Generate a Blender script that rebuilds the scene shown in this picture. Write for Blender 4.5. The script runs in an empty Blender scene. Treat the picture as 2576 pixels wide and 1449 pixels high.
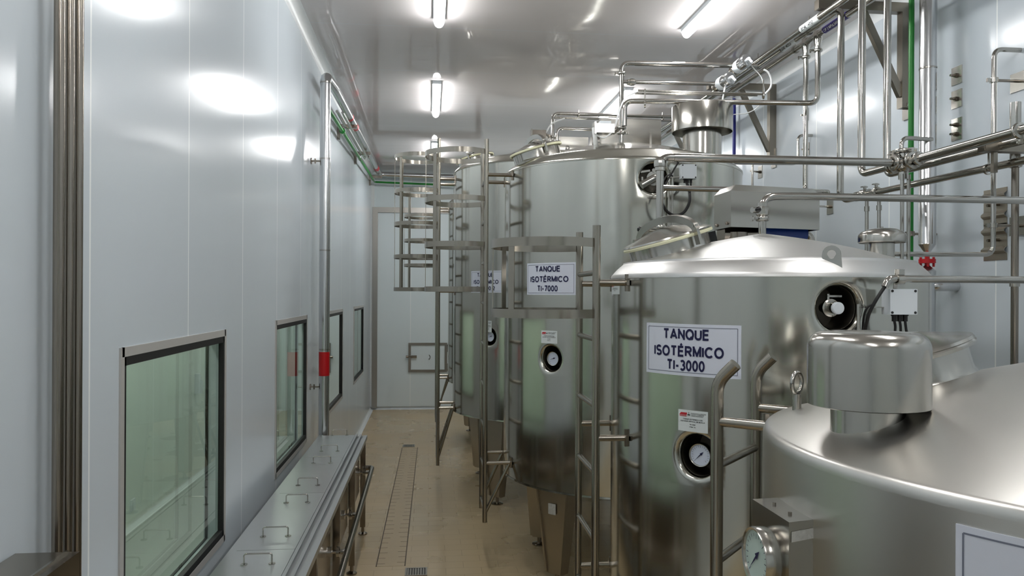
import bpy, bmesh, math, random
from mathutils import Vector, Matrix
random.seed(4)
C_ = bpy.context.scene.collection
SC = bpy.context.scene
PI = math.pi

# ---------------------------------------------------------------- camera
cam_d = bpy.data.cameras.new('camera'); cam = bpy.data.objects.new('camera', cam_d); C_.objects.link(cam)
F_PX = 1950.0
yaw = math.atan(208 / F_PX); roll = math.radians(0.28)
fw = Vector((math.sin(yaw), math.cos(yaw), 0)); rt = Vector((math.cos(yaw), -math.sin(yaw), 0)); up = Vector((0, 0, 1))
cx_ = rt * math.cos(roll) + up * math.sin(roll); cy_ = -rt * math.sin(roll) + up * math.cos(roll)
M = Matrix.Identity(4)
for i in range(3):
    M[i][0] = cx_[i]; M[i][1] = cy_[i]; M[i][2] = -fw[i]
M[2][3] = 1.9
cam.matrix_world = M
cam_d.sensor_fit = 'HORIZONTAL'; cam_d.sensor_width = 36.0; cam_d.lens = F_PX / 2576 * 36.0
cam_d.shift_y = 14.5 / 2576; cam_d.clip_start = 0.05; cam_d.clip_end = 60
SC.camera = cam

# ---------------------------------------------------------------- world, exposure
w = bpy.data.worlds.new('world'); SC.world = w; w.use_nodes = True
w.node_tree.nodes['Background'].inputs[0].default_value = (0.02, 0.022, 0.024, 1)
SC.view_settings.view_transform = 'Standard'; SC.view_settings.look = 'None'
SC.view_settings.gamma = 1.0; SC.view_settings.use_curve_mapping = False
SC.view_settings.exposure = 0.0
SC.cycles.sample_clamp_indirect = 6.0
LAMP = 52.0           # emission of the ceiling tubes
CORR = 31.0            # emission of the corridor tubes

XL, XR, YB, YN, CEIL = -0.948, 3.1, 12.83, -3.2, 3.88
WT = 0.09             # left wall thickness
XC = -2.37            # far wall of the corridor behind the left wall

# ---------------------------------------------------------------- materials
def lin(c):
    return tuple((v / 12.92 if v <= 0.04045 else ((v + 0.055) / 1.055) ** 2.4) for v in [x / 255 for x in c])
def mat(name, col, rough=0.4, metal=0.0, spec=0.5, noise=0.0, nscale=30, bump=0.0, bscale=20, stretch=None, coat=0.0, rvar=0.0):
    m = bpy.data.materials.new(name); m.use_nodes = True
    nt = m.node_tree; b = nt.nodes['Principled BSDF']
    b.inputs['Base Color'].default_value = (*lin(col), 1); b.inputs['Roughness'].default_value = rough
    b.inputs['Metallic'].default_value = metal; b.inputs['Specular IOR Level'].default_value = spec
    if coat: b.inputs['Coat Weight'].default_value = coat; b.inputs['Coat Roughness'].default_value = 0.06
    if noise or bump or rvar:
        g = nt.nodes.new('ShaderNodeNewGeometry'); mp = nt.nodes.new('ShaderNodeMapping')
        nt.links.new(g.outputs['Position'], mp.inputs['Vector'])
        mp.inputs['Scale'].default_value = stretch or (1, 1, 1)
    if noise or rvar:
        n = nt.nodes.new('ShaderNodeTexNoise'); n.inputs['Scale'].default_value = nscale; n.inputs['Detail'].default_value = 3
        nt.links.new(mp.outputs[0], n.inputs['Vector'])
    if noise:
        mx = nt.nodes.new('ShaderNodeMix'); mx.data_type = 'RGBA'
        c = lin(col)
        mx.inputs[6].default_value = (*[max(0, v * (1 - noise)) for v in c], 1); mx.inputs[7].default_value = (*[min(1, v * (1 + noise)) for v in c], 1)
        nt.links.new(n.outputs['Fac'], mx.inputs[0]); nt.links.new(mx.outputs[2], b.inputs['Base Color'])
    if rvar:
        mr = nt.nodes.new('ShaderNodeMapRange')
        mr.inputs[1].default_value = 0.3; mr.inputs[2].default_value = 0.7
        mr.inputs[3].default_value = max(0.02, rough - rvar); mr.inputs[4].default_value = rough + rvar
        nt.links.new(n.outputs['Fac'], mr.inputs[0]); nt.links.new(mr.outputs[0], b.inputs['Roughness'])
    if bump:
        n2 = nt.nodes.new('ShaderNodeTexNoise'); n2.inputs['Scale'].default_value = bscale; n2.inputs['Detail'].default_value = 2
        nt.links.new(mp.outputs[0], n2.inputs['Vector'])
        bp = nt.nodes.new('ShaderNodeBump'); bp.inputs['Strength'].default_value = 1.0; bp.inputs['Distance'].default_value = bump
        nt.links.new(n2.outputs['Fac'], bp.inputs['Height']); nt.links.new(bp.outputs[0], b.inputs['Normal'])
    return m
def emis(name, col, s):
    m = bpy.data.materials.new(name); m.use_nodes = True; nt = m.node_tree
    b = nt.nodes['Principled BSDF']; b.inputs['Base Color'].default_value = (0.9, 0.9, 0.9, 1)
    b.inputs['Emission Color'].default_value = (*col, 1); b.inputs['Emission Strength'].default_value = s
    return m
def panel_mat(name, col, axis, off, mod, rough, seam=(246, 250, 250), bump=0.0, sw=0.0045, off2=None, bstretch=(1, 1, 1)):
    """lacquered sandwich panel with fine lighter joint lines every `mod` metres along an axis"""
    m = mat(name, col, rough, 0, 0.5); nt = m.node_tree; b = nt.nodes['Principled BSDF']
    g = nt.nodes.new('ShaderNodeNewGeometry'); s = nt.nodes.new('ShaderNodeSeparateXYZ'); nt.links.new(g.outputs['Position'], s.inputs[0])
    def mth(op, a, bv=None):
        n = nt.nodes.new('ShaderNodeMath'); n.operation = op
        if isinstance(a, (int, float)): n.inputs[0].default_value = a
        else: nt.links.new(a, n.inputs[0])
        if bv is not None:
            if isinstance(bv, (int, float)): n.inputs[1].default_value = bv
            else: nt.links.new(bv, n.inputs[1])
        return n.outputs[0]
    t = mth('PINGPONG', mth('SUBTRACT', s.outputs[axis], off), mod / 2)
    line = mth('LESS_THAN', t, sw)
    mx = nt.nodes.new('ShaderNodeMix'); mx.data_type = 'RGBA'
    mx.inputs[6].default_value = (*lin(col), 1); mx.inputs[7].default_value = (*lin(seam), 1)
    nt.links.new(line, mx.inputs[0]); nt.links.new(mx.outputs[2], b.inputs['Base Color'])
    if bump:
        mp = nt.nodes.new('ShaderNodeMapping'); mp.inputs['Scale'].default_value = bstretch
        nt.links.new(g.outputs['Position'], mp.inputs['Vector'])
        n2 = nt.nodes.new('ShaderNodeTexNoise'); n2.inputs['Scale'].default_value = 1.0; n2.inputs['Detail'].default_value = 2.5
        nt.links.new(mp.outputs[0], n2.inputs['Vector'])
        bp = nt.nodes.new('ShaderNodeBump'); bp.inputs['Distance'].default_value = bump
        nt.links.new(n2.outputs['Fac'], bp.inputs['Height']); nt.links.new(bp.outputs[0], b.inputs['Normal'])
    return m
WALLC = (206, 215, 221)
m_wall = panel_mat('lacquered_wall_panel', WALLC, 1, 2.29, 0.895, 0.175, bump=0.0012, bstretch=(2.2, 2.2, 0.5))
m_wallr = panel_mat('lacquered_wall_panel_right', WALLC, 1, 3.96, 1.0, 0.175, bump=0.0012, bstretch=(2.2, 2.2, 0.5))
m_wallb = panel_mat('lacquered_wall_panel_back', (224, 234, 236), 0, -0.305, 0.9, 0.22)
m_ceil = panel_mat('glossy_ceiling_panel', (212, 207, 206), 1, 1.2, 1.15, 0.055, seam=(212, 212, 214), bump=0.0025, sw=0.006, bstretch=(0.7, 3.2, 1))
m_cove = mat('white_cove', (226, 230, 230), 0.35)
m_steel = mat('brushed_steel', (186, 183, 176), 0.19, 1.0)
m_tank = mat('tank_shell_steel', (197, 196, 187), 0.155, 1.0, noise=0.03, nscale=2, stretch=(1, 1, 0.5), bump=0.0005, bscale=2.2)
m_dome = mat('matt_dome_steel', (214, 213, 210), 0.4, 1.0, noise=0.03, nscale=4, bump=0.0006, bscale=3)
m_pipe = mat('polished_pipe_steel', (184, 181, 175), 0.12, 1.0)
m_dark = mat('dull_pipe_steel', (150, 142, 132), 0.2, 1.0)
m_alu = mat('aluminium_jacket', (214, 215, 216), 0.2, 1.0, bump=0.001, bscale=14, stretch=(1, 1, 0.25))
m_bench = mat('sheet_steel', (198, 201, 202), 0.34, 1.0)
m_leg = mat('leg_sheet_steel', (170, 163, 150), 0.38, 1.0, noise=0.06, nscale=8)
m_brk = mat('bracket_steel', (138, 132, 122), 0.28, 1.0)
m_frame = mat('window_frame_aluminium', (196, 194, 190), 0.42, 0.3)
m_doorf = mat('door_frame_steel', (168, 164, 158), 0.3, 1.0)
m_black = mat('black_rubber', (14, 14, 14), 0.55)
m_blackp = mat('black_plastic', (10, 10, 10), 0.2)
m_red = mat('red_paint', (186, 12, 22), 0.35)
m_redt = mat('red_tape', (196, 34, 54), 0.35)
m_green = mat('green_paint', (10, 120, 34), 0.4)
m_blue = mat('dark_blue_paint', (12, 22, 120), 0.4)
m_motor = mat('blue_motor_paint', (20, 52, 120), 0.4)
m_white = mat('white_plastic', (222, 228, 232), 0.4)
m_hose = mat('white_air_hose', (232, 234, 234), 0.4)
m_paper = mat('laminated_paper', (220, 224, 236), 0.35)
m_ink = mat('navy_ink', (16, 16, 66), 0.5)
m_line = mat('grey_ink', (120, 124, 140), 0.5)
m_kink = mat('black_ink', (24, 24, 26), 0.5)
m_sticker = mat('white_sticker', (226, 232, 232), 0.4)
m_redink = mat('red_ink', (190, 40, 50), 0.5)
m_gasket = mat('cream_gasket', (226, 224, 190), 0.5)
m_dial = mat('gauge_dial', (214, 222, 238), 0.35)
m_diald = mat('old_gauge_dial', (196, 214, 206), 0.35)
m_inkw = mat('white_ink', (232, 232, 236), 0.5)
m_purple = mat('purple_label', (40, 22, 110), 0.4)
m_lamp = emis('lamp_diffuser', (1.0, 1.0, 1.0), LAMP)
m_lampc = emis('corridor_lamp_diffuser', (0.97, 1.0, 0.93), CORR)
def glass():
    m = bpy.data.materials.new('window_glass'); m.use_nodes = True; nt = m.node_tree
    for n in list(nt.nodes): nt.nodes.remove(n)
    o = nt.nodes.new('ShaderNodeOutputMaterial'); t = nt.nodes.new('ShaderNodeBsdfTransparent'); g = nt.nodes.new('ShaderNodeBsdfGlossy')
    f = nt.nodes.new('ShaderNodeFresnel'); x = nt.nodes.new('ShaderNodeMixShader')
    t.inputs[0].default_value = (0.90, 0.935, 0.895, 1); g.inputs['Roughness'].default_value = 0.0; g.inputs[0].default_value = (0.95, 1, 0.96, 1)
    f.inputs[0].default_value = 1.5
    nt.links.new(f.outputs[0], x.inputs[0]); nt.links.new(t.outputs[0], x.inputs[1]); nt.links.new(g.outputs[0], x.inputs[2]); nt.links.new(x.outputs[0], o.inputs[0])
    return m
m_glass = glass()
def floor_mat():
    m = mat('beige_floor_tile', (186, 166, 132), 0.30, 0, 0.5); nt = m.node_tree; b = nt.nodes['Principled BSDF']
    g = nt.nodes.new('ShaderNodeNewGeometry'); mp = nt.nodes.new('ShaderNodeMapping'); nt.links.new(g.outputs['Position'], mp.inputs['Vector'])
    br = nt.nodes.new('ShaderNodeTexBrick'); nt.links.new(mp.outputs[0], br.inputs['Vector'])
    br.offset = 0.5; br.inputs['Scale'].default_value = 1.0
    br.inputs['Brick Width'].default_value = 0.245; br.inputs['Row Height'].default_value = 0.125
    br.inputs['Mortar Size'].default_value = 0.0022; br.inputs['Mortar Smooth'].default_value = 0.4
    br.inputs['Color1'].default_value = (*lin((186, 166, 131)), 1); br.inputs['Color2'].default_value = (*lin((190, 170, 135)), 1); br.inputs['Mortar'].default_value = (*lin((170, 149, 116)), 1)
    n = nt.nodes.new('ShaderNodeTexNoise'); n.inputs['Scale'].default_value = 1.3; n.inputs['Detail'].default_value = 5
    nt.links.new(g.outputs['Position'], n.inputs['Vector'])
    mr = nt.nodes.new('ShaderNodeMapRange'); mr.inputs[1].default_value = 0.3; mr.inputs[2].default_value = 0.7; mr.inputs[3].default_value = 0.93; mr.inputs[4].default_value = 1.04
    nt.links.new(n.outputs['Fac'], mr.inputs[0])
    mx = nt.nodes.new('ShaderNodeMix'); mx.data_type = 'RGBA'; mx.blend_type = 'MULTIPLY'; mx.inputs[0].default_value = 1
    nt.links.new(br.outputs['Color'], mx.inputs[6]); nt.links.new(mr.outputs[0], mx.inputs[7]); nt.links.new(mx.outputs[2], b.inputs['Base Color'])
    r2 = nt.nodes.new('ShaderNodeMapRange'); r2.inputs[1].default_value = 0.3; r2.inputs[2].default_value = 0.7; r2.inputs[3].default_value = 0.2; r2.inputs[4].default_value = 0.38
    nt.links.new(n.outputs['Fac'], r2.inputs[0]); nt.links.new(r2.outputs[0], b.inputs['Roughness'])
    bp = nt.nodes.new('ShaderNodeBump'); bp.inputs['Distance'].default_value = 0.0008; bp.invert = True
    nt.links.new(br.outputs['Fac'], bp.inputs['Height']); nt.links.new(bp.outputs[0], b.inputs['Normal'])
    return m
m_floor = floor_mat()
m_corr = panel_mat('corridor_wall_panel', (226, 232, 226), 1, 2.0, 1.0, 0.3)
m_t5 = mat('hazy_tank_steel', (214, 211, 205), 0.33, 1.0, noise=0.04, nscale=3, bump=0.0006, bscale=3)
m_cage = mat('ladder_steel', (164, 158, 147), 0.2, 1.0)
m_scuff = mat('scuffed_sticker', (190, 190, 186), 0.5, noise=0.35, nscale=120)
m_pocket_shade = mat('shaded_pocket_steel', (96, 92, 84), 0.4, 1.0)  # shell steel painted darker to stand in for shade deep in the recesses
m_cfloor = mat('grey_corridor_floor', (168, 172, 166), 0.35)
m_channel = mat('brown_channel_tile', (178, 158, 124), 0.32, noise=0.06, nscale=12)
m_grout = mat('dark_grout', (84, 70, 54), 0.6)

# ---------------------------------------------------------------- mesh building
def V(*a): return Vector(a[0] if len(a) == 1 else a)
def basis(d):
    d = d.normalized(); a = Vector((0, 0, 1)) if abs(d.z) < 0.9 else Vector((1, 0, 0))
    x = a.cross(d).normalized(); return x, d.cross(x).normalized()
class MB:
    def __init__(s): s.bm = bmesh.new()
    def ringpts(s, c, x, y, r, n): return [s.bm.verts.new(c + x * (r * math.cos(2 * PI * k / n)) + y * (r * math.sin(2 * PI * k / n))) for k in range(n)]
    def skin(s, a, b):
        n = len(a)
        for k in range(n):
            try: s.bm.faces.new((a[k], a[(k + 1) % n], b[(k + 1) % n], b[k]))
            except ValueError: pass
    def cap(s, a, flip=False):
        try: s.bm.faces.new(a[::-1] if flip else a)
        except ValueError: pass
    def tube(s, pts, r, fil=0.0, seg=14, cap=True):
        p = [Vector(q) for q in pts]; path = [p[0]]
        for i in range(1, len(p) - 1):
            a, b, c = p[i - 1], p[i], p[i + 1]
            u = (a - b); v = (c - b); f = min(fil, u.length * 0.48, v.length * 0.48)
            if f < 1e-4: path.append(b); continue
            u.normalize(); v.normalize(); A = b + u * f; Cc = b + v * f
            for k in range(9):
                t = k / 8; path.append(A * (1 - t) ** 2 + b * 2 * t * (1 - t) + Cc * t * t)
        path.append(p[-1])
        prev = None; first = None; x = None
        for i, q in enumerate(path):
            d = (path[min(i + 1, len(path) - 1)] - path[max(i - 1, 0)])
            if d.length < 1e-9: continue
            d.normalize()
            if x is None: x, y = basis(d)
            else:
                x = (x - d * x.dot(d)).normalized(); y = d.cross(x)
            rg = s.ringpts(q, x, y, r, seg)
            if prev: s.skin(prev, rg)
            else: first = rg
            prev = rg
        if cap: s.cap(first, True); s.cap(prev)
        return s
    def spline(s, pts, r, seg=10, n=10):
        p = [Vector(q) for q in pts]; p = [p[0] * 2 - p[1]] + p + [p[-1] * 2 - p[-2]]; out = []
        for i in range(1, len(p) - 2):
            for k in range(n):
                t = k / n; a, b, c, d = p[i - 1:i + 3]
                out.append(0.5 * ((2 * b) + (c - a) * t + (2 * a - 5 * b + 4 * c - d) * t * t + (3 * b - a - 3 * c + d) * t ** 3))
        out.append(p[-2]); return s.tube(out, r, 0, seg)
    def cyl(s, p0, p1, r0, r1=None, seg=24, cap=True):
        p0, p1 = Vector(p0), Vector(p1); r1 = r0 if r1 is None else r1
        x, y = basis(p1 - p0); a = s.ringpts(p0, x, y, r0, seg); b = s.ringpts(p1, x, y, r1, seg); s.skin(a, b)
        if cap: s.cap(a, True); s.cap(b)
        return s
    def lathe(s, prof, o=(0, 0, 0), axis=(0, 0, 1), seg=64, closed=False):
        """prof: (radius, height) pairs; r=0 gives a pole"""
        o = Vector(o); ax = Vector(axis).normalized(); x, y = basis(ax); prev = None; first = None
        for r, h in prof:
            c = o + ax * h
            cur = [s.bm.verts.new(c)] if r < 1e-6 else s.ringpts(c, x, y, r, seg)
            if prev is not None:
                if len(prev) == 1 and len(cur) > 1:
                    for k in range(seg): s.bm.faces.new((prev[0], cur[k], cur[(k + 1) % seg]))
                elif len(cur) == 1 and len(prev) > 1:
                    for k in range(seg): s.bm.faces.new((prev[k], prev[(k + 1) % seg], cur[0]))
                elif len(cur) > 1: s.skin(prev, cur)
            else: first = cur
            prev = cur
        if closed and len(first) > 1 and len(prev) > 1: s.skin(prev, first)
        return s
    def box(s, c, d, R=None):
        c = Vector(c); h = [v / 2 for v in d]; vs = []
        for sx in (-1, 1):
            for sy in (-1, 1):
                for sz in (-1, 1):
                    q = Vector((sx * h[0], sy * h[1], sz * h[2])); vs.append(s.bm.verts.new(c + (R @ q if R else q)))
        for f in ((0, 1, 3, 2), (4, 6, 7, 5), (0, 4, 5, 1), (2, 3, 7, 6), (0, 2, 6, 4), (1, 5, 7, 3)): s.bm.faces.new([vs[i] for i in f])
        return s
    def bb(s, a, b): # box from corners
        return s.box([(a[i] + b[i]) / 2 for i in range(3)], [abs(b[i] - a[i]) for i in range(3)])
    def loft(s, A, B):  # two polygons of equal count
        a = [s.bm.verts.new(Vector(q)) for q in A]; b = [s.bm.verts.new(Vector(q)) for q in B]
        s.skin(a, b); s.cap(a, True); s.cap(b); return s
    def bar(s, p0, p1, wx, wy, upv=(0, 0, 1)):
        p0, p1 = Vector(p0), Vector(p1); d = (p1 - p0).normalized(); x = Vector(upv).cross(d)
        if x.length < 1e-5: x = Vector((1, 0, 0)).cross(d)
        x.normalize(); y = d.cross(x); 
        q = lambda c: [c + x * wx / 2 + y * wy / 2, c - x * wx / 2 + y * wy / 2, c - x * wx / 2 - y * wy / 2, c + x * wx / 2 - y * wy / 2]
        return s.loft(q(p0), q(p1))
    def band(s, pts, h, t, upv=(0, 0, 1), closed=False):
        """flat bar swept along pts: height h along upv, thickness t"""
        p = [Vector(q) for q in pts]; u = Vector(upv).normalized(); n = len(p); prev = None; first = None
        for i in range(n):
            d = (p[(i + 1) % n] - p[i - 1]) if closed else (p[min(i + 1, n - 1)] - p[max(i - 1, 0)])
            x = d.normalized().cross(u).normalized()
            c = p[i]; rg = [s.bm.verts.new(c + x * (sx * t / 2) + u * (sz * h / 2)) for sx, sz in ((1, 1), (-1, 1), (-1, -1), (1, -1))]
            if prev: s.skin(prev, rg)
            else: first = rg
            prev = rg
        if closed: s.skin(prev, first)
        else: s.cap(first, True); s.cap(prev)
        return s
    def sphere(s, c, r, sx=1, sy=1, sz=1, seg=20):
        bmesh.ops.create_uvsphere(s.bm, u_segments=seg, v_segments=seg // 2, radius=r, matrix=Matrix.Translation(Vector(c)) @ Matrix.Diagonal((sx, sy, sz, 1))); return s
    def poly(s, pts):
        s.bm.faces.new([s.bm.verts.new(Vector(q)) for q in pts]); return s
    def prism(s, pts, d):
        d = Vector(d); return s.loft([Vector(q) for q in pts], [Vector(q) + d for q in pts])
    def mesh(s, me):
        s.bm.from_mesh(me); return s
    def bevel(s, w, seg=2):
        bmesh.ops.bevel(s.bm, geom=[e for e in s.bm.edges if len(e.link_faces) == 2 and e.calc_face_angle(0) > 0.5], offset=w, segments=seg, affect='EDGES', profile=0.6); return s

ORG = {}
def raw(name, mb, m, loc, smooth=40, fix=True):
    if fix: bmesh.ops.recalc_face_normals(mb.bm, faces=mb.bm.faces[:])
    me = bpy.data.meshes.new(name); mb.bm.to_mesh(me); mb.bm.free()
    me.transform(Matrix.Translation(-Vector(loc)))
    me.materials.append(m)
    if smooth:
        for p in me.polygons: p.use_smooth = True
        me.set_sharp_from_angle(angle=math.radians(smooth))
    o = bpy.data.objects.new(name, me); C_.objects.link(o); return o
def tag(o, label, cat, group=None):
    o['label'] = label; o['category'] = cat
    if group: o['group'] = group
    return o
def thing(name, label, cat, loc, group=None):
    o = bpy.data.objects.new(name, None); C_.objects.link(o); o.location = loc; o.empty_display_size = 0.1
    ORG[o.name] = Vector(loc); return tag(o, label, cat, group)
def part(parent, name, mb, m, label=None, smooth=40, fix=True):
    L = ORG[parent.name]; o = raw(name, mb, m, L, smooth, fix); o.parent = parent; ORG[o.name] = L
    if label: o['label'] = label
    return o
def solo(name, mb, m, label, cat, loc, group=None, smooth=40):
    o = raw(name, mb, m, loc, smooth); o.location = loc; ORG[o.name] = Vector(loc); return tag(o, label, cat, group)
def struct(name, mb, m, smooth=40, parent=None, label=None, fix=True):
    if parent is None:
        o = raw(name, mb, m, (0, 0, 0), smooth, fix); o['kind'] = 'structure'; ORG[o.name] = Vector((0, 0, 0)); return o
    return part(parent, name, mb, m, label, smooth, fix)

# ---------------------------------------------------------------- lettering: plain grotesque capitals built from strokes
def _arc(cx, cy, rx, ry, a0, a1, n=14): return [(cx + rx * math.cos(math.radians(a0 + (a1 - a0) * k / n)), cy + ry * math.sin(math.radians(a0 + (a1 - a0) * k / n))) for k in range(n + 1)]
GL = {  # glyph: (width, strokes) on a cap height of 1; coordinates are stroke centre lines inside 0..w, 0..1
 'A': (.72, [[(0, 0), (.36, 1), (.72, 0)], [(.13, .3), (.59, .3)]]), 'E': (.54, [[(.54, 1), (0, 1), (0, 0), (.54, 0)], [(0, .53), (.5, .53)]]),
 'I': (0, [[(0, 0), (0, 1)]]), 'L': (.5, [[(0, 1), (0, 0), (.5, 0)]]), 'T': (.62, [[(0, 1), (.62, 1)], [(.31, 1), (.31, 0)]]),
 'N': (.6, [[(0, 0), (0, 1), (.6, 0), (.6, 1)]]), 'M': (.7, [[(0, 0), (0, 1), (.35, .12), (.7, 1), (.7, 0)]]), 'H': (.58, [[(0, 0), (0, 1)], [(.58, 0), (.58, 1)], [(0, .53), (.58, .53)]]),
 'O': (.76, [_arc(.38, .5, .38, .5, 90, 450, 28)]), 'Q': (.76, [_arc(.38, .5, .38, .5, 90, 450, 28), [(.46, .24), (.74, -.04)]]), 'C': (.7, [_arc(.38, .5, .38, .5, 42, 318, 22)]),
 'U': (.58, [[(0, 1), (0, .29)] + _arc(.29, .29, .29, .29, 180, 360)[1:] + [(.58, 1)]]), 'S': (.56, [_arc(.28, .745, .26, .255, 25, 270, 14) + _arc(.28, .25, .28, .25, 90, -155, 14)[0:]]),
 'R': (.6, [[(0, 0), (0, 1), (.32, 1)] + _arc(.32, .75, .25, .25, 90, -90) + [(0, .5)], [(.3, .5), (.6, 0)]]), 'P': (.56, [[(0, 0), (0, 1), (.3, 1)] + _arc(.3, .74, .26, .26, 90, -90) + [(0, .48)]]),
 'D': (.62, [[(0, 0), (0, 1), (.28, 1)] + _arc(.28, .5, .34, .5, 90, -90, 16) + [(0, 0), (0, .2)]]), 'G': (.72, [_arc(.38, .5, .38, .5, 42, 345, 22) + [(.72, .45), (.42, .45)]]), 'V': (.64, [[(0, 1), (.32, 0), (.64, 1)]]),
 'X': (.62, [[(0, 0), (.62, 1)], [(0, 1), (.62, 0)]]), 'Y': (.62, [[(0, 1), (.31, .45), (.62, 1)], [(.31, .45), (.31, 0)]]), 'Z': (.56, [[(0, 1), (.56, 1), (0, 0), (.56, 0)]]), 'B': (.56, [[(0, 0), (0, 1), (.3, 1)] + _arc(.3, .76, .22, .24, 90, -90) + [(0, .52)], [(.3, .52)] + _arc(.3, .26, .26, .26, 90, -90) + [(0, 0)]]),
 '0': (.5, [_arc(.25, .5, .25, .5, 90, 450, 24)]), '1': (.25, [[(0, .75), (.22, 1), (.22, 0)]]), '2': (.5, [_arc(.25, .72, .25, .28, 165, -35, 14) + [(0, 0), (.5, 0)]]), '3': (.5, [_arc(.24, .76, .23, .24, 150, -90, 14), _arc(.24, .27, .26, .27, 90, -150, 14)]),
 '5': (.5, [[(.46, 1), (.08, 1), (.03, .52)] + _arc(.24, .32, .26, .32, 130, -150, 16)]), '7': (.5, [[(0, 1), (.5, 1), (.18, 0)]]), '-': (.32, [[(0, .40), (.32, .40)]]), '.': (0, [[(0, -.0), (0, .06)]]), ' ': (.12, [])}
GL['É'] = (GL['E'][0], GL['E'][1] + [[(.2, 1.17), (.38, 1.36)]])
def place_text(mb, txt, caph, width, fn, wt=.2):
    """capitals fitted to a cap height and a width, centred at 0,0; fn(u,v) -> world point; stroke weight is a share of the cap height"""
    x = 0; S = []
    for ch in txt:
        w_, st = GL[ch]
        for pl in st:
            q = [(px_ * 1.2 * (1 - wt) + x + wt / 2, (py_ * (1 - wt) + wt / 2)) for px_, py_ in pl]; cur = [q[0]]; runs = []
            for n_ in range(1, len(q)):          # break at sharp corners, subdivide long straight pieces
                a_, b_ = Vector(q[n_ - 1]), Vector(q[n_])
                for s_ in range(1, max(1, int((b_ - a_).length / .16)) + 1): cur.append(tuple(a_.lerp(b_, s_ / max(1, int((b_ - a_).length / .16)))))
                if n_ < len(q) - 1:
                    c_ = Vector(q[n_ + 1])
                    if (b_ - a_).angle(c_ - b_, 0) > .7: runs.append(cur); cur = [q[n_]]
            runs.append(cur)
            for k_, r_ in enumerate(runs):
                r_ = list(r_); h_ = wt / 2 * .98
                if k_ > 0: d_ = (Vector(r_[0]) - Vector(r_[1])).normalized() * h_; r_[0] = (r_[0][0] + d_.x, r_[0][1] + d_.y)
                if k_ < len(runs) - 1: d_ = (Vector(r_[-1]) - Vector(r_[-2])).normalized() * h_; r_[-1] = (r_[-1][0] + d_.x, r_[-1][1] + d_.y)
                S.append((r_, ch))
        x += w_ * 1.2 * (1 - wt) + wt + .07
    tot = x - .07; k = width / tot
    hor = caph / k if k else 1
    for pl, ch in S:
        n = len(pl); L = []; lo_, hi_ = (-.12, 1.0) if ch == 'Q' else ((0, 1.45) if ch == 'É' else (0, 1))
        for i, q in enumerate(pl):
            closed = abs(pl[0][0] - pl[-1][0]) < 1e-6 and abs(pl[0][1] - pl[-1][1]) < 1e-6 and n > 8
            a = pl[i - 1] if i else (pl[-2] if closed else None); b = pl[i + 1] if i < n - 1 else (pl[1] if closed else None)
            d1 = Vector((q[0] - a[0], q[1] - a[1])).normalized() if a else None; d2 = Vector((b[0] - q[0], b[1] - q[1])).normalized() if b else None
            d1 = d1 or d2; d2 = d2 or d1
            n1 = Vector((-d1.y, d1.x)); n2 = Vector((-d2.y, d2.x)); m = (n1 + n2)
            m = m.normalized() if m.length > 1e-3 else n1; f = 1 / max(.38, m.dot(n1)); h = wt / 2 * f
            L.append(((q[0] + m.x * h, q[1] + m.y * h), (q[0] - m.x * h, q[1] - m.y * h)))
        vs = []
        for u, v in L: vs.append([mb.bm.verts.new(fn((p[0] - tot / 2) * k, (max(lo_, min(hi_, p[1])) - .5) * caph)) for p in (u, v)])
        for i in range(n - 1):
            try: mb.bm.faces.new((vs[i][0], vs[i][1], vs[i + 1][1], vs[i + 1][0]))
            except ValueError: pass
    return mb

# ================================================================ ROOM
struct('floor', MB().bb((XC - 0.1, YN, -0.1), (XR + 0.1, YB + 0.1, 0)), m_floor)
struct('ceiling', MB().bb((XL - WT, YN, CEIL), (XR + 0.1, YB + 0.1, CEIL + 0.1)), m_ceil)
WIN = [(2.51, 3.735), (4.935, 6.16), (7.39, 8.66), (9.95, 11.37)]
WZ0, WZ1 = 0.755, 1.715
mb = MB(); ys = [YN]
for a, b in WIN: ys += [a, b]
ys.append(YB)
for i in range(0, len(ys), 2): mb.bb((XL - WT, ys[i], 0), (XL, ys[i + 1], CEIL))
for a, b in WIN: mb.bb((XL - WT, a, 0), (XL, b, WZ0)).bb((XL - WT, a, WZ1), (XL, b, CEIL))
struct('wall_left', mb, m_wall)
struct('wall_right', MB().bb((XR, YN, 0), (XR + 0.1, YB, CEIL)), m_wallr)
struct('wall_back', MB().bb((XC, YB, 0), (XR, YB + 0.1, CEIL)), m_wallb)
struct('wall_front', MB().bb((XC, YN - 0.1, 0), (XR, YN, CEIL)), m_wallb)
# corridor behind the windows
struct('floor_corridor', MB().bb((XC, YN, 0), (XL - WT, YB, .004)), m_cfloor)
struct('wall_corridor', MB().bb((XC - 0.1, YN, 0), (XC, YB, 2.9)), m_corr)
struct('ceiling_corridor', MB().bb((XC, YN, 2.75), (XL - WT - 0.002, YB, 2.85)), m_corr)
def cove(p0, p1, inward, r=0.05):
    pr = [(0, 0), (r, 0)] + [(r - r * math.sin(t * PI / 16), r - r * math.cos(t * PI / 16)) for t in range(1, 8)] + [(0, r)]
    i = Vector(inward); A = [Vector(p0) + i * a + Vector((0, 0, b)) for a, b in pr]; Bp = [Vector(p1) + i * a + Vector((0, 0, b)) for a, b in pr]
    return MB().loft(A, Bp)
def cove_top(p0, p1, inward, r=0.07):
    pr = [(0, 0), (r, 0)] + [(r - r * math.sin(t * PI / 16), -(r - r * math.cos(t * PI / 16))) for t in range(1, 8)] + [(0, -r)]
    i = Vector(inward); A = [Vector(p0) + i * a + Vector((0, 0, b)) for a, b in pr]; Bp = [Vector(p1) + i * a + Vector((0, 0, b)) for a, b in pr]
    return MB().loft(A, Bp)
struct('baseboard_left', cove((XL, YN, 0), (XL, YB, 0), (1, 0, 0)), m_cove)
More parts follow.
